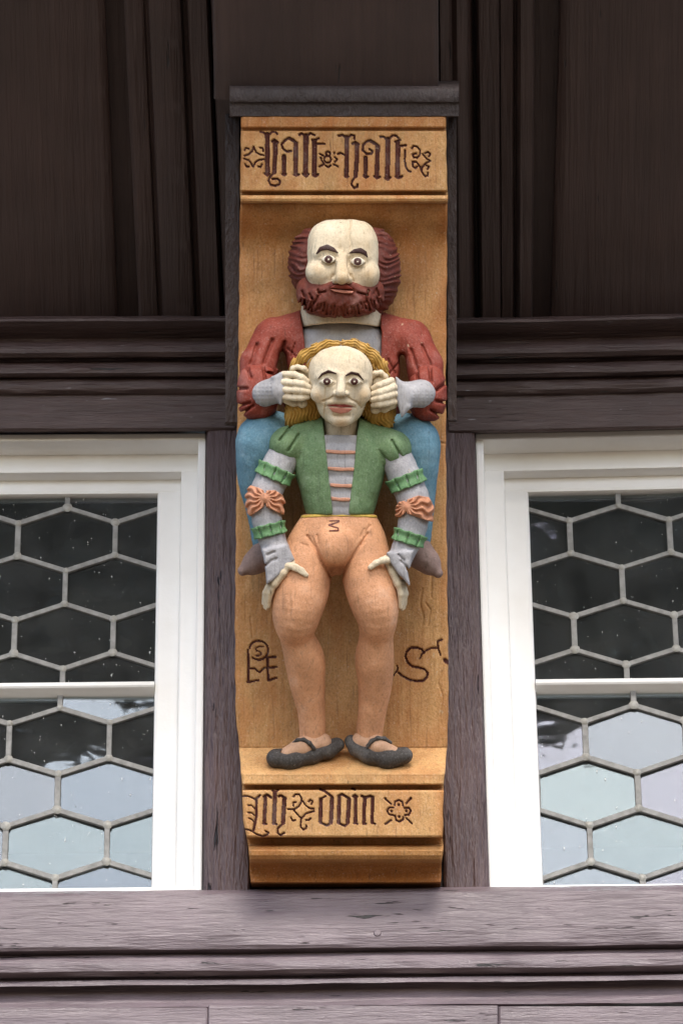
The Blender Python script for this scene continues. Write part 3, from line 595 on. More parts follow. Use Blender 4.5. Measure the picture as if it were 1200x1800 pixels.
# ------------------------------------------------------------------ seated bearded man
MAN = empty('bearded_man_carving', A((603, 1010, 0)), 'carved seated bearded man in red jacket and blue hose holding the other head', 'figure')
def man_face(X, Y, Z):
    d = superell(X, Y, Z, (602, 464, 85), (64, 78, 60), 3.4)
    d = smin(d, superell(X, Y, Z, (561, 479, 126), (24, 22, 25)), 6); d = smin(d, superell(X, Y, Z, (647, 483, 124), (20, 24, 25)), 6)
    for ex, ey in ((577, 456), (628, 460)): d = smax(d, -superell(X, Y, Z, (ex, ey, 152), (20, 12, 13)), 7)
    d = smin(d, chain(X, Y, Z, [(600, 444, 142, 8), (600, 462, 150, 8.5), (601, 488, 168, 12.5)], 4), 4)
    for ex in (589, 613): d = smin(d, superell(X, Y, Z, (ex, 491, 152), (8.5, 8, 11)), 3)
    for pts in ([(556, 447), (565, 438), (577, 436), (590, 443)], [(614, 445), (625, 442), (637, 444), (645, 453)]):
        d = d - 2.2*np.exp(-(np.maximum(line2(X, Y, pts), 0)/6)**2)
    d = d - 2.0*np.exp(-(line2(X, Y, [(563, 455), (572, 448.5), (583, 449), (591, 455)])/2.)**2) - 2.*np.exp(-(line2(X, Y, [(616, 458), (624, 452), (634, 453), (641, 460)])/2.)**2)
    d = d - 1.6*np.exp(-(line2(X, Y, [(564, 460), (574, 464.5), (586, 463), (591, 458)])/1.8)**2) - 1.6*np.exp(-(line2(X, Y, [(616, 463), (626, 469), (637, 467), (641, 462)])/1.8)**2)
    return d + carve(X, Y, [[(617, 388), (614, 410), (616, 432), (613, 448)]], 1.2, 2.) + carve(X, Y, [[(598, 440), (603, 443)]], 5, 2.5) + carve(X, Y, [[(586, 484), (583, 494)], [(616, 484), (620, 494)]], 2.5, 2.5)
def blush(cs):
    def f(x, y, z):
        t = sum(np.exp(-(((x-a)/r)**2+((y-b)/r)**2)) for a, b, r in cs)
        return np.array(CREAM)*(1-.5*t[:, None]) + np.array((.50, .30, .13))*(.5*t[:, None])
    return f
HEAD = part('head', MAN, (532, 672, 382, 545, 20, 186), 1.2, man_face, M_SKIN, blush([(558, 474, 10), (648, 482, 9), (600, 494, 9)]))
eyes(HEAD, man_face, [(577.3, 456, 142, 12.5, 7.5), (628.3, 460, 142, 12.5, 8)])
for pts, r in (([(556, 446), (564, 437.5), (575, 434.5), (585, 438.5), (594, 444.5)], [1., 3.8, 4.8, 3.8, .8]), ([(614, 445), (623, 441.5), (633, 440.5), (641, 444.5), (645.5, 452)], [.8, 3.7, 4.8, 3.8, 1.])):
    part('eyebrow', HEAD, (550, 652, 425, 460, 110, 170), 1.2, conform(man_face, lambda X, Y: line2(X, Y, pts, r), 1.8), M_PAINT, DBRN, tool=0)
def man_hair(X, Y, Z):
    d = smin(superell(X, Y, Z, (549, 463, 58), (43, 62, 62), 2.), superell(X, Y, Z, (656, 476, 55), (48, 78, 62), 2.), 10)
    d = smin(d, superell(X, Y, Z, (602, 470, 40), (85, 74, 46)), 10)
    rr = np.hypot(X-602, Y-470); cx = np.where(X < 602, 528, 684)
    ph = (Y + .012*(X-cx)**2 + 3*np.sin(X*.13+Y*.05) + 2*np.sin(Y*.21+X*.07))/10.5
    d = d + (1.5+.9*np.sin(X*.09+Y*.13))*np.sin(2*pi*ph)*np.clip((rr-50)/25, 0, 1)
    return smax(d, 398 - Y + .010*(X-605)**2*0, 8)
part('hair', MAN, (500, 710, 384, 562, -10, 126), 1.6, man_hair, M_PAINT, BRN)
def man_beard(X, Y, Z):
    d = superell(X, Y, Z, (598, 521, 92), (74, 38, 58), 2.6)
    d = smin(d, superell(X, Y, Z, (540, 508, 85), (16, 24, 42)), 12); d = smin(d, superell(X, Y, Z, (659, 510, 85), (14, 24, 42)), 12)
    d = smin(d, chain(X, Y, Z, [(601, 500, 146, 6), (585, 503, 146, 7), (568, 511, 141, 4)], 4), 5); d = smin(d, chain(X, Y, Z, [(601, 500, 146, 6), (617, 503, 146, 7), (644, 517, 139, 4)], 4), 5)
    ls = []
    for k in range(25):
        t = k/24; x = 530+138*t; b = 8+16*math.sin(pi*t); ln = random.uniform(9, 17)
        y1 = 516+b+random.uniform(-3, 3); x2 = x+(x-599)*.10; ls.append([(x, y1), ((x+x2)/2+random.uniform(-2, 2), y1+ln*.55), (x2, y1+ln)])
    for k in range(10):
        x = random.choice((random.uniform(528, 560), random.uniform(640, 668))); y = random.uniform(506, 528); ls.append([(x, y), (x+random.uniform(-5, 5), y+9)])
    return d + carve(X, Y, ls, 1.9, 3.4) + carve(X, Y, [[(572, 513), (560, 515)], [(628, 514), (646, 519)]], 1.6, 4) + carve(X, Y, [[(584, 508), (600, 506), (619, 510)]], 3, 2) + .5*np.sin(X*.31+2*np.sin(Y*.2))*np.clip((Y-508)/14, 0, 1)
BEARD = part('beard', MAN, (514, 682, 482, 566, 30, 160), 1.5, man_beard, M_PAINT, (.175, .040, .024))
part('upper_lip', HEAD, (572, 628, 494, 516, 130, 165), 1.1, conform(man_beard, lambda X, Y: poly2(X, Y, [(580, 506), (590, 500), (599, 502), (609, 500), (620, 508), (600, 508)]), 3.4), M_SMOOTH, LIPS, tool=0)
part('lower_lip', HEAD, (572, 628, 500, 522, 130, 165), 1.1, conform(man_beard, lambda X, Y: poly2(X, Y, [(579, 508), (600, 510), (621, 512), (619, 516), (604, 515.5), (588, 513)]), 3.6), M_SMOOTH, (.56, .22, .15), tool=0)
part('neck', MAN, (520, 680, 520, 578, 0, 112), 2., lambda X, Y, Z: smax(superell(X, Y, Z, (600, 552, 45), (71, 60, 58), 2.6), Y-568-.0016*(X-600)**2, 2), M_SKIN, CREAM)
MAN_OPEN = [(526, 520), (527, 545), (534, 590), (538, 640), (546, 760), (660, 760), (669, 640), (670, 590), (667, 520)]
part('shirt', MAN, (520, 680, 560, 700, 0, 104), 2., lambda X, Y, Z: superell(X, Y, Z, (600, 650, 38), (84, 92, 55), 3.), M_PAINT, GREY)
def man_torso(X, Y, Z):
    d = superell(X, Y, Z, (602, 655, 36), (112, 112, 62), 2.8)
    d = smin(d, chain(X, Y, Z, [(545, 575, 40, 30), (484, 592, 48, 34)], 8), 16); d = smin(d, chain(X, Y, Z, [(660, 582, 40, 30), (720, 596, 48, 34)], 8), 16)
    d = smin(d, chain(X, Y, Z, [(478, 594, 50, 33), (456, 640, 66, 33), (450, 680, 80, 30)], 8), 7); d = smin(d, chain(X, Y, Z, [(724, 598, 50, 33), (744, 642, 66, 33), (752, 680, 80, 30)], 8), 7)
    d = d + carve(X, Y, [[(452, 606), (441, 640)], [(479, 598), (464, 638)], [(500, 602), (488, 645)]], 3.2, 7) + carve(X, Y, [[(741, 607), (757, 642)], [(722, 614), (733, 650)]], 2.2, 6)
    d = d + carve(X, Y, [[(497, 625), (502, 650), (506, 680)]], 6, 12) + carve(X, Y, [[(707, 628), (709, 650), (706, 680)]], 6, 14)
    d = d + carve(X, Y, [[(505, 612), (519, 626)], [(518, 604), (512, 626)], [(682, 632), (695, 658)], [(700, 638), (684, 657)]], 1.2, 3.2)
    return smax(d, -smax(poly2(X, Y, MAN_OPEN), 40-Z, 2), 2.)
JACKET = part('jacket', MAN, (408, 795, 535, 770, -8, 122), 2., man_torso, M_CLOTH, RED)
for s, (cx, cy, rx), slits in ((-1, (453, 690, 37), [[(434, 646), (441, 664)], [(462, 640), (466, 668)], [(414, 683), (434, 683)], [(414, 714), (440, 708)], [(424, 728), (446, 712)], [(470, 655), (489, 660)]]), (1, (751, 692, 34), [[(731, 648), (735, 672)], [(755, 648), (757, 670)], [(766, 686), (784, 672)], [(766, 705), (784, 708)], [(756, 720), (776, 732)], [(712, 662), (726, 656)]])):
    part('sleeve_cuff', MAN, (cx-44, cx+44, 630, 750, 15, 150), 2., lambda X, Y, Z: superell(X, Y, Z, (cx, cy, 88), (rx, 49, 44), 2.6) + carve(X, Y, slits, 2.4, 8), M_CLOTH, RED)
def forearm(pts, cuffpoly, dots, wr):
    def f(X, Y, Z):
        d = chain(X, Y, Z, pts, 8); d = smin(d, smax(poly2(X, Y, cuffpoly)-2, np.abs(Z-wr)-20, 8), 6)
        s = 0
        for q in dots: s = s + 1.6*np.exp(-(np.hypot(X-q[0], Y-q[1])/1.5)**2)
        return d + s
    return f
part('undersleeve', MAN, (436, 502, 640, 725, 85, 182), 1.7, forearm([(466, 692, 128, 23), (490, 684, 146, 23)], [(480, 664), (497, 655), (496, 690), (493, 710), (486, 698)], [(x, y) for x in range(448, 480, 7) for y in range(676, 714, 7)], 146), M_PAINT, GREY)
part('undersleeve', MAN, (690, 775, 655, 745, 85, 184), 1.7, forearm([(740, 692, 126, 25), (712, 694, 146, 22)], [(696, 664), (713, 680), (720, 715), (706, 732), (700, 705)], [(x, y) for x in range(726, 764, 8) for y in range(690, 716, 6)], 148), M_PAINT, GREY)
def hand_on_ear(fingers, palm, thumb):
    def f(X, Y, Z):
        d = superell(X, Y, Z, *palm)
        for q in fingers: d = smin(d, chain(X, Y, Z, q, 3), 1.4)
        return smin(d, chain(X, Y, Z, thumb, 3), 3)
    return f
part('hand', MAN, (488, 556, 640, 726, 120, 190), 1.3, hand_on_ear([[(498, 658, 160, 5.8), (518, 659, 166, 5.9), (530, 664, 168, 6), (541, 671, 165, 5)], [(497, 672, 163, 5.9), (518, 673, 169, 6), (531, 676, 171, 6.2), (544, 681, 168, 5)], [(497, 685, 163, 5.9), (518, 686, 169, 5.9), (531, 687, 171, 6.2), (544, 689, 168, 5)], [(499, 697, 160, 6.2), (518, 699, 166, 6), (530, 699, 168, 5.6), (541, 698, 165, 4.6)]], ((506, 678, 154), (12, 25, 13), 2.4), [(502, 702, 152, 7), (516, 709, 148, 6), (528, 709, 144, 5)]), M_SKIN, CREAM)
part('hand', MAN, (644, 708, 655, 732, 120, 190), 1.3, hand_on_ear([[(688, 669, 160, 6.2), (674, 675, 166, 6.2), (666, 678, 168, 6), (655, 683, 165, 5)], [(693, 681, 163, 6.4), (676, 687, 169, 6.4), (667, 690, 171, 6), (655, 693, 168, 5)], [(694, 693, 163, 6.4), (677, 697, 169, 6.4), (667, 700, 171, 6), (654, 703, 168, 5)], [(693, 706, 160, 6.2), (677, 709, 166, 6), (666, 711, 168, 5.6), (655, 712, 165, 4.6)]], ((688, 690, 154), (11, 25, 13), 2.4), [(690, 712, 152, 7), (676, 719, 148, 6), (664, 719, 144, 5)]), M_SKIN, CREAM)
part('leg', MAN, (408, 560, 715, 975, -8, 136), 2., lambda X, Y, Z: limb_sdf(X, Y, Z, [(515, 776, 50, 42), (468, 770, 78, 48), (456, 800, 78, 41), (453, 845, 66, 34), (461, 900, 54, 27), (464, 958, 42, 20)]), M_CLOTH, BLUE, label='blue hose leg on the monogram side')
part('leg', MAN, (640, 782, 718, 970, -8, 136), 2., lambda X, Y, Z: limb_sdf(X, Y, Z, [(678, 778, 50, 42), (721, 775, 78, 48), (731, 805, 78, 41), (734, 850, 66, 33), (736, 900, 54, 26), (736, 955, 42, 20)]), M_CLOTH, BLUE, label='blue hose leg on the letter S side')
part('shoe', MAN, (412, 500, 930, 1022, -8, 100), 2., lambda X, Y, Z: chain(X, Y, Z, [(478, 956, 40, 20), (466, 976, 50, 25), (446, 990, 58, 19), (427, 1003, 64, 9)], 10), M_PAINT, MAUVE)
part('shoe', MAN, (700, 786, 925, 1024, -8, 100), 2., lambda X, Y, Z: chain(X, Y, Z, [(730, 950, 40, 20), (735, 972, 50, 25), (752, 988, 58, 20), (769, 1007, 64, 9)], 10), M_PAINT, MAUVE)

# ------------------------------------------------------------------ standing young man
BOY = empty('standing_man_carving', A((600, 1335, 90)), 'carved standing man in green jacket and peach hose, hands on his thighs', 'figure')
def boy_face(X, Y, Z):
    d = smin(superell(X, Y, Z, (598, 658, 148), (57, 51, 56), 2.2), superell(X, Y, Z, (599, 698, 150), (44, 51, 52), 2.1), 20)
    for ex in (574, 623): d = smax(d, -superell(X, Y, Z, (ex, 669, 212), (17, 11, 12)), 7)
    d = smin(d, superell(X, Y, Z, (562, 693, 180), (16, 16, 14)), 8); d = smin(d, superell(X, Y, Z, (636, 693, 180), (16, 16, 14)), 8)
    nose = chain(X, Y, Z, [(600, 660, 202, 5.5), (599, 690, 216, 8.5)], 3)
    d = smin(d, smax(nose, Y-697, 2), 3.5); d = smin(d, superell(X, Y, Z, (590, 692, 206), (5.5, 5, 7)), 3); d = smin(d, superell(X, Y, Z, (608, 692, 206), (5.5, 5, 7)), 3)
    d = smin(d, superell(X, Y, Z, (599, 738, 178), (20, 12, 18)), 9)
    for pts in ([(558, 664), (566, 656), (577, 651), (591, 655)], [(608, 659), (618, 653), (630, 656), (640, 667)]): d = d - 2.2*np.exp(-(np.maximum(line2(X, Y, pts), 0)/5)**2)
    for pts in ([(562, 672), (567, 665.5), (575, 663.5), (583, 666), (588, 671)], [(610, 671), (616, 665.5), (624, 663.5), (632, 667), (636, 672)]): d = d - 1.7*np.exp(-(line2(X, Y, pts)/1.7)**2)
    for pts in ([(562, 673), (570, 677.5), (578, 677.5), (588, 673)], [(610, 673), (619, 677.5), (628, 677.5), (636, 673)]): d = d - 1.7*np.exp(-(line2(X, Y, pts)/1.7)**2)
    d = d + carve(X, Y, [[(586, 697), (578, 702), (567, 705)], [(610, 697), (617, 703), (628, 708), (634, 716)]], 1.8, 2.6)
    d = d - 2.4*np.exp(-(np.maximum(line2(X, Y, [(578, 708), (597, 705), (620, 709)]), 0)/5)**2) + carve(X, Y, [[(572, 714), (597, 713), (623, 716)]], 1.8, 2.2) + carve(X, Y, [[(588, 731), (600, 732), (612, 731)]], 3.5, 2.4)
    return d + carve(X, Y, [[(618, 612), (614, 640)], [(572, 682), (570, 740)], [(603, 610), (601, 628)]], .9, 1.4)
BHEAD = part('head', BOY, (532, 666, 600, 756, 88, 232), 1.1, boy_face, M_SKIN, blush([(559, 696, 9), (640, 694, 9), (599, 743, 11)]))
eyes(BHEAD, boy_face, [(574.5, 670.7, 200.5, 11.5, 6.2), (622.5, 670.7, 200.5, 11.5, 6.2)])
for pts, r in (([(559, 666), (566, 658), (577, 653), (590, 656.5)], [.6, 2., 2.6, 1.2]), ([(608, 660), (617.5, 655.5), (629, 658), (638.5, 668)], [1.2, 2.5, 2.3, .6])):
    part('eyebrow', BHEAD, (553, 645, 646, 674, 160, 222), 1.1, conform(boy_face, lambda X, Y: line2(X, Y, pts, r), 1.5), M_PAINT, DBRN, tool=0)
part('upper_lip', BHEAD, (566, 630, 704, 722, 160, 222), 1.1, conform(boy_face, lambda X, Y: poly2(X, Y, [(573, 713), (590, 710.5), (598, 711.5), (606, 711), (623, 715.5), (600, 716)]), 2.2), M_SMOOTH, (.30, .055, .045), tool=0)
part('lower_lip', BHEAD, (566, 630, 710, 732, 160, 222), 1.1, conform(boy_face, lambda X, Y: poly2(X, Y, [(577, 716), (600, 717), (620, 718), (612, 725), (598, 727.5), (584, 724)]), 2.8), M_SMOOTH, (.52, .20, .14), tool=0)
part('ear', BHEAD, (506, 552, 638, 718, 120, 178), 1.3, lambda X, Y, Z: smin(chain(X, Y, Z, [(512, 656, 150, 4), (515, 648, 154, 4.5), (523, 645, 156, 4.5), (534, 648, 157, 4.5), (543, 656, 154, 4)], 3), superell(X, Y, Z, (530, 666, 146), (16, 16, 8)), 3), M_SKIN, CREAM)
part('ear', BHEAD, (646, 690, 644, 730, 120, 178), 1.3, lambda X, Y, Z: smin(chain(X, Y, Z, [(654, 662, 154, 4), (659, 656, 157, 4.5), (669, 655, 156, 4.5), (677, 662, 152, 4.5), (679, 670, 150, 4)], 3), superell(X, Y, Z, (666, 672, 146), (13, 14, 8)), 3), M_SKIN, CREAM)
for nm, pts in (('ear_lobe', (531, 709)), ('ear_lobe', (660, 720))):
    part(nm, BHEAD, (pts[0]-14, pts[0]+14, pts[1]-12, pts[1]+12, 130, 172), 1.3, lambda X, Y, Z: superell(X, Y, Z, (*pts, 150), (9, 8, 9)), M_SKIN, CREAM)
def boy_hair(X, Y, Z):
    top = smin(chain(X, Y, Z, [(599, 603, 158, 5), (577, 605, 158, 7), (555, 613, 156, 8.5), (534, 627, 150, 10), (520, 640, 142, 9), (513, 654, 136, 6)], 6), chain(X, Y, Z, [(601, 603, 158, 5), (621, 604, 158, 7), (641, 613, 156, 8.5), (658, 628, 150, 10), (671, 642, 142, 9), (679, 659, 136, 6)], 6), 4)
    top = smin(top, superell(X, Y, Z, (600, 655, 110), (64, 50, 42)), 6)
    r = np.hypot(X-600, (Y-680)*1.05); top = top + 1.2*np.sin(2*pi*(r + 2.*np.sin(np.arctan2(Y-680, X-600)*11) + .8*np.sin(X*.4))/4.8)
    top = top + carve(X, Y, [[(598, 596), (600, 612)]], 2, 4)
    low = smin(chain(X, Y, Z, [(536, 690, 122, 22), (526, 716, 122, 24), (516, 732, 118, 16), (508, 746, 112, 6)], 8), chain(X, Y, Z, [(556, 706, 118, 22), (548, 728, 116, 16)], 8), 8)
    low = smin(low, smin(chain(X, Y, Z, [(664, 700, 122, 22), (672, 722, 122, 23), (680, 742, 116, 13)], 8), chain(X, Y, Z, [(645, 710, 118, 20), (660, 738, 116, 14)], 8), 8), 4)
    low = low + (1.2+.7*np.sin(Y*.11+X*.2))*np.sin(2*pi*(X*.9 - .25*(Y-700) + 4.*np.sin(Y*.17+X*.05))/6.)
    return np.minimum(top, low)
part('hair', BOY, (492, 704, 590, 762, 60, 178), 1.2, boy_hair, M_PAINT, GOLD)
part('neck', BOY, (562, 638, 715, 782, 80, 172), 1.8, lambda X, Y, Z: cone(X, Y, Z, (599, 725, 124, 29), (599, 790, 112, 29)), M_SKIN, CREAM)
OPEN = [(566, 730), (570, 765), (575, 815), (581, 865), (586, 912), (611, 912), (617, 865), (623, 815), (627, 765), (632, 730)]
def trunk(X, Y, Z):
    d = superell(X, Y, Z, (598, 806, 112), (80, 72, 54), 2.3); d = smin(d, superell(X, Y, Z, (597, 880, 112), (61, 50, 50), 2.5), 26)
    d = smin(d, chain(X, Y, Z, [(578, 760, 112, 24), (552, 766, 110, 27)], 8), 12); return smin(d, chain(X, Y, Z, [(622, 762, 112, 24), (648, 772, 110, 27)], 8), 12)
def puff(s):
    if s < 0:
        a, b, pl, gr = (545, 766, 112, 29), (506, 782, 122, 33), ((500, 800), (-.50, .866)), [[(515, 744), (492, 774)], [(525, 764), (507, 792)], [(540, 783), (525, 806)]]
    else:
        a, b, pl, gr = (655, 772, 112, 29), (690, 789, 122, 33), ((698, 806), (.50, .866)), [[(688, 774), (705, 804)], [(666, 792), (688, 820)]]
    def f(X, Y, Z):
        d = chain(X, Y, Z, [a, b], 8) + carve(X, Y, gr, 2., 6.5)
        t = (X-pl[0][0])*pl[1][0] + (Y-pl[0][1])*pl[1][1]
        return smax(d, t - 5 - 2.*np.cos((X*pl[1][1]-Y*pl[1][0])*.36), 4)
    return f
def jacket(X, Y, Z):
    d = smin(smin(trunk(X, Y, Z)-1.5, puff(-1)(X, Y, Z), 7), puff(1)(X, Y, Z), 7)
    d = smax(d, -smax(poly2(X, Y, OPEN), 120-Z, 2), 2.2)
    return smax(d, Y-905-.0022*(X-598)**2*0, 3)
part('jacket', BOY, (466, 732, 728, 912, 50, 176), 1.8, jacket, M_CLOTH, GREEN)
part('shirt', BOY, (562, 636, 752, 912, 100, 174), 1.6, lambda X, Y, Z: smax(smax(trunk(X, Y, Z)+3.-2.2*np.abs(np.cos((Y-793)*pi/28.)), poly2(X, Y, OPEN)-5, 3), 765-Y, 1.5), M_PAINT, GREY)
for py, xa, xb in ((794, 571, 628), (824, 575, 623), (853, 579, 619), (877, 582, 615)):
    part('piping', BOY, (xa-6, xb+6, py-8, py+8, 120, 178), 1.2, conform(trunk, lambda X, Y: smax(line2(X, Y, [(xa, py-1), ((xa+xb)/2, py+1), (xb, py+1)], 3.0), poly2(X, Y, OPEN), 1), 1.2, 1.), M_PAINT, (.62, .30, .19), tool=.2)
ARM = {-1: [(508, 786, 118, 28), (486, 826, 124, 29), (466, 876, 134, 28), (473, 930, 140, 25), (489, 976, 148, 22)], 1: [(690, 792, 118, 28), (711, 840, 124, 29), (728, 888, 134, 28), (721, 938, 140, 25), (704, 978, 148, 21)]}
def arm(s): return lambda X, Y, Z: limb_sdf(X, Y, Z, ARM[s], 3)
CUFF = {-1: [(462, 966), (504, 958), (517, 983), (500, 1003), (486, 1014), (469, 1026), (467, 995)], 1: [(680, 972), (726, 968), (718, 1003), (714, 998), (719, 1028), (700, 1008), (688, 990)]}
WR = {-1: [[(468, 993), (477, 985), (486, 982)], [(470, 975), (482, 970)]], 1: [[(704, 986), (714, 996), (718, 1003)], [(700, 975), (710, 985)]]}
for s in (-1, 1):
    part('sleeve', BOY, (min(p[0] for p in ARM[s])-36, max(p[0] for p in ARM[s])+34, 760, 1034, 80, 184), 1.8, lambda X, Y, Z: smin(arm(s)(X, Y, Z), smax(poly2(X, Y, CUFF[s])-1, np.abs(Z-152)-24, 6), 6) + carve(X, Y, WR[s], 2., 4.5), M_CLOTH, (.41, .395, .405))
for s, (cx, cy), (ax, ay), hw in ((-1, (483, 832), (-.40, .917), 11), (-1, (476, 931), (.24, .97), 10), (1, (716, 845), (.36, .93), 11), (1, (717, 945), (-.30, .954), 10)):
    def ruffle(X, Y, Z):
        t = (X-cx)*ax+(Y-cy)*ay; q = (X-cx)*ay-(Y-cy)*ax
        d = arm(s)(X, Y, Z) - 5. + 1.6*np.cos(t/hw*pi*.9)
        d = d + 4.6*np.exp(-((np.mod(q+10+.08*t*q/10, 19)-9.5)/1.5)**2)
        return smax(d, np.abs(t+.006*q*q*(1 if cy < 900 else -1)*0) - hw - 1 - .8*np.cos(q*2*pi/19), 2)
    part('ruffle', BOY, (cx-44, cx+44, cy-36, cy+36, 85, 178), 1.5, ruffle, M_CLOTH, (.135, .27, .115), tool=.2)
BOWS = {-1: ((466, 876), [[(430, 864), (440, 853), (454, 857), (464, 862), (464, 891), (452, 900), (440, 908), (430, 897)], [(468, 862), (484, 862), (498, 871), (503, 884), (499, 906), (484, 899), (468, 891)]]), 1: ((713, 891), [[(694, 892), (701, 882), (712, 880), (712, 902), (702, 909), (694, 910)], [(715, 878), (735, 871), (753, 874), (762, 888), (763, 918), (746, 914), (730, 908), (715, 903)]])}
for s in (-1, 1):
    (kx, ky), lobes = BOWS[s]
    def bow(X, Y, Z):
        m = np.minimum(poly2(X, Y, lobes[0]), poly2(X, Y, lobes[1])); m = np.minimum(m, np.hypot(X-kx, (Y-ky)*.7)-6)
        an = np.arctan2(Y-ky, np.abs(X-kx)); r = np.hypot(X-kx, Y-ky)
        rip = 2.8*np.cos(an*15+np.sign(X-kx)+1.2*np.sin(r*.28))*np.clip((r-7)/8, 0, 1) - 2.5*np.exp(-(r/5.)**2)
        return smax(arm(s)(X, Y, Z) - 7 + rip, m, 2.5)
    part('bow', BOY, (kx-44, kx+56, ky-34, ky+36, 85, 184), 1.4, bow, M_PAINT, BOW, tool=.2)
def grip(s):
    if s < 0:
        th = [(506, 994, 172, 6.5), (518, 997, 178, 6), (530, 1003, 180, 5.5), (538, 1011, 178, 4.8)]; web = [(513, 988, 168, 6), (498, 1006, 170, 7), (483, 1026, 164, 7.5)]; fg = [(483, 1024, 164, 6), (475, 1042, 158, 5.4), (472, 1066, 148, 3.8)]
    else:
        th = [(684, 984, 168, 6.5), (672, 985, 172, 6), (660, 990, 174, 5.5), (651, 997, 174, 4.8)]; web = [(678, 982, 156, 6), (690, 1006, 158, 7), (699, 1026, 156, 7.5)]; fg = [(699, 1024, 156, 6), (704, 1044, 152, 5.4), (703, 1067, 142, 3.8)]
    def f(X, Y, Z):
        d = smin(chain(X, Y, Z, th, 3), chain(X, Y, Z, web, 3), 4)
        d = smin(d, superell(X, Y, Z, (web[1][0]-s*-3, 1010, 142), (9, 18, 16)), 4)
        for k, (l, o) in enumerate(((0, 0), (3, 3.5), (1, 6.5), (-6, 9))):
            q = [(x+s*o*.9, y+(l if i == 2 else 0), z-8.5*k, r) for i, (x, y, z, r) in enumerate(fg)]; d = smin(d, chain(X, Y, Z, q, 3), 1.8)
        return d
    return f
part('hand', BOY, (458, 548, 976, 1078, 100, 182), 1.3, grip(-1), M_SKIN, CREAM)
part('hand', BOY, (642, 722, 974, 1080, 100, 182), 1.3, grip(1), M_SKIN, CREAM)
LEGL = [(556, 950, 112, 42), (536, 1000, 122, 51), (526, 1050, 134, 48), (520, 1088, 134, 40), (522, 1118, 112, 30), (535, 1158, 90, 35), (540, 1200, 72, 31), (547, 1250, 54, 24), (549, 1285, 44, 22.5), (548, 1308, 44, 20)]
LEGR = [(630, 950, 112, 42), (644, 1000, 122, 47), (656, 1050, 134, 44), (663, 1088, 134, 35), (661, 1118, 112, 29.5), (658, 1158, 90, 34), (659, 1200, 72, 30), (654, 1250, 54, 24.5), (649, 1285, 44, 23), (650, 1308, 44, 20)]
def hose_body(X, Y, Z):
    d = superell(X, Y, Z, (596, 938, 110), (70, 60, 50), 2.6); d = smin(d, superell(X, Y, Z, (592, 962, 112), (84, 48, 46), 2.6), 18)
    d = smin(d, smin(limb_sdf(X, Y, Z, LEGL), limb_sdf(X, Y, Z, LEGR), 4), 8)
    d = smax(d, -superell(X, Y, Z, (590, 1018, 170), (14, 34, 50)), 12)
    d = smin(d, superell(X, Y, Z, (588, 960, 152), (33, 36, 31), 2.2), 8)
    d = d + carve(X, Y, [[(540, 942), (553, 962), (566, 988), (580, 1014)], [(646, 938), (630, 962), (613, 988), (599, 1016)]], 2.4, 4.) + carve(X, Y, [[(548, 943), (556, 962)], [(557, 941), (559, 956)], [(530, 956), (541, 960)], [(640, 930), (634, 944)], [(650, 924), (641, 938)], [(640, 952), (634, 958)]], 2., 2.)
    d = d + carve(X, Y, [[(512, 1094), (526, 1102), (544, 1099)], [(650, 1094), (668, 1100), (682, 1094)]], 5, .8)
    return smax(d, 904-Y, 2)
MARK = [[(579, 915.5), (596, 915)], [(596, 917), (578, 922.5)], [(578, 923), (594, 928)], [(579, 933), (594, 932.5)], [(594, 928), (594.5, 932.5)]]
def hose(X, Y, Z): return hose_body(X, Y, Z) + carve(X, Y, [[(599, 912), (599, 934), (570, 935)]], .9, 1.)
part('hose', BOY, (470, 712, 898, 1320, 20, 188), 1.7, hose, M_CLOTH, PEACH, tool=.12)
part('letter_M', BOY, (572, 602, 908, 940, 140, 180), .9, conform(hose_body, lambda X, Y: np.minimum.reduce([line2(X, Y, q, 1.15) for q in MARK]), .9, .6), M_LETTER, (.13, .03, .02), tool=.12)
part('waistband', BOY, (525, 672, 896, 916, 60, 176), 1.4, lambda X, Y, Z: smax(superell(X, Y, Z, (596, 938, 110), (70, 60, 50), 2.6)-1.2, np.abs(Y-905.5-.0006*(X-597)**2)-2.6, 1.5), M_PAINT, (.60, .40, .08), tool=.2)
def shoe(pts, top):
    def f(X, Y, Z):
        d = chain(X, Y, Z, pts, 9); return smax(d, -smax(poly2(X, Y, top), 50-Z, 2), 2)
    return f
part('foot', BOY, (482, 600, 1284, 1345, 5, 100), 1.5, lambda X, Y, Z: chain(X, Y, Z, [(566, 1305, 46, 17), (532, 1313, 60, 17), (503, 1326, 66, 13)], 8), M_PAINT, (.62, .36, .22))
part('foot', BOY, (606, 716, 1280, 1345, 5, 100), 1.5, lambda X, Y, Z: chain(X, Y, Z, [(634, 1303, 46, 17), (664, 1311, 60, 17), (690, 1324, 66, 13)], 8), M_PAINT, (.62, .36, .22))
part('shoe', BOY, (458, 614, 1284, 1364, 5, 110), 1.5, shoe([(592, 1309, 40, 13), (575, 1318, 46, 15), (545, 1326, 56, 16), (510, 1334, 64, 19), (485, 1333, 66, 17)], [(492, 1322), (503, 1312), (520, 1300), (560, 1290), (594, 1290), (590, 1302), (577, 1310), (556, 1316), (530, 1319), (505, 1326)]), M_CLOTH, SHOE)
part('shoe', BOY, (600, 736, 1280, 1364, 5, 110), 1.5, shoe([(617, 1303, 40, 12), (629, 1315, 46, 15), (652, 1326, 56, 17), (682, 1333, 64, 18), (710, 1328, 66, 15)], [(614, 1284), (660, 1280), (690, 1300), (696, 1313), (676, 1316), (655, 1315), (634, 1308), (622, 1297)]), M_CLOTH, SHOE)
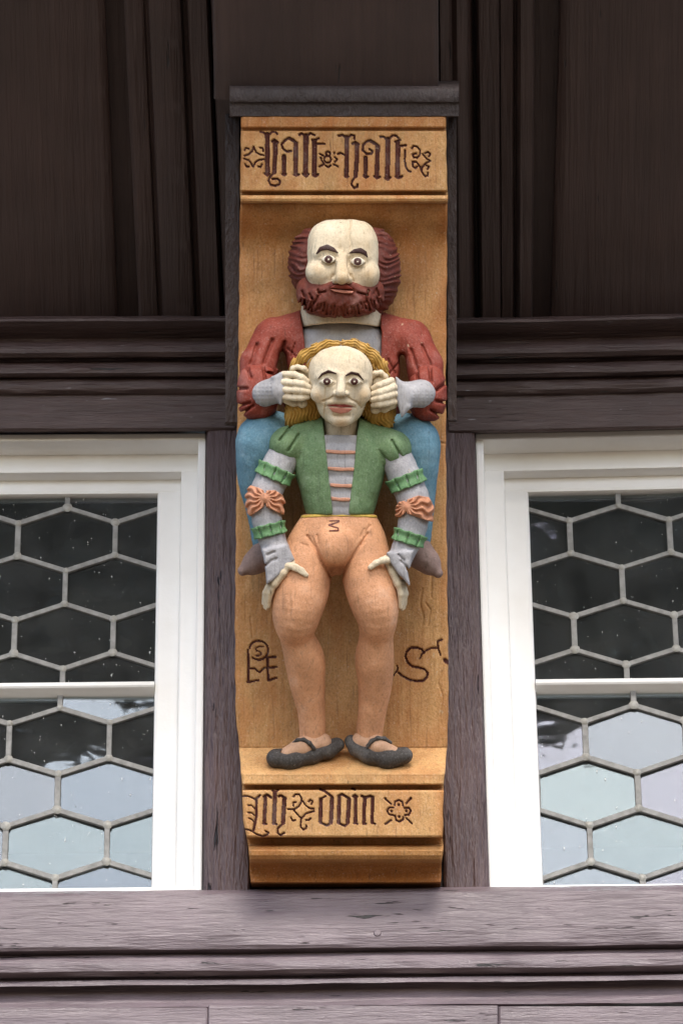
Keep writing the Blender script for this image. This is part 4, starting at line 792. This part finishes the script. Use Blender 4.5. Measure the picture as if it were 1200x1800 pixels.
for pts in ([(514, 1308, 66, 3.2), (523, 1301, 72, 3.4), (534, 1300, 76, 3.5), (544, 1306, 76, 3.6), (552, 1316, 72, 3.6)], [(646, 1311, 74, 3.4), (653, 1302, 76, 3.5), (664, 1297, 76, 3.5), (675, 1298, 73, 3.4), (686, 1305, 68, 3.2)]):
    part('shoe_strap', BOY, (pts[0][0]-10, pts[-1][0]+10, 1288, 1326, 50, 92), 1.2, lambda X, Y, Z: chain(X, Y, Z, pts, 3), M_CLOTH, SHOE, tool=.1)

# ------------------------------------------------------------------ unseen tree, added so its reflection darkens the upper panes
TREE = empty('reflection_tree', (3.6, -7.2, -6), 'unseen leafy tree added to darken the reflection in the upper window panes', 'tree')
def limb(name, pts):
    V, F, n = [], [], 8
    for x, y, z, r in pts: V += [(x+r*cos(2*pi*k/n), y+r*sin(2*pi*k/n), z) for k in range(n)]
    for j in range(len(pts)-1): F += [[j*n+k, j*n+(k+1) % n, (j+1)*n+(k+1) % n, (j+1)*n+k] for k in range(n)]
    mobj(name, V, F, M_BARK, TREE)
limb('trunk', [(3.6, -7.2, -6, .22), (3.55, -7.15, -2, .17), (3.4, -7.1, 2, .13), (3.0, -7.0, 4.6, .08)])
limb('limb', [(3.45, -7.1, 1.6, .09), (2.2, -6.6, 4.0, .06), (.4, -6.3, 4.9, .04), (-1.6, -6.2, 5.2, .02)])
nl = 16000
lx = RNG.uniform(-2.6, 4.6, nl); ly = RNG.normal(-6.4, .7, nl); lowz = 3.38 + .13*(lx < -.2) + .14*np.sin(lx*2.3) + .08*np.sin(lx*7.1+1)
lz = (-ly/6.3)*lowz + np.abs(RNG.exponential(.6, nl)); s_ = RNG.uniform(.07, .16, nl)
a1 = RNG.normal(size=(nl, 3)); a1 /= np.linalg.norm(a1, axis=1)[:, None]; a2 = np.cross(a1, RNG.normal(size=(nl, 3))); a2 /= np.linalg.norm(a2, axis=1)[:, None]
c0 = np.stack([lx, ly, lz], 1); Vt = np.stack([c0-a1*s_[:, None], c0+a2*s_[:, None]*.5, c0+a1*s_[:, None], c0-a2*s_[:, None]*.5], 1).reshape(-1, 3)
tag(mobj('crown', Vt, np.arange(nl*4).reshape(-1, 4), M_LEAF, TREE, smooth=False), kind='stuff')
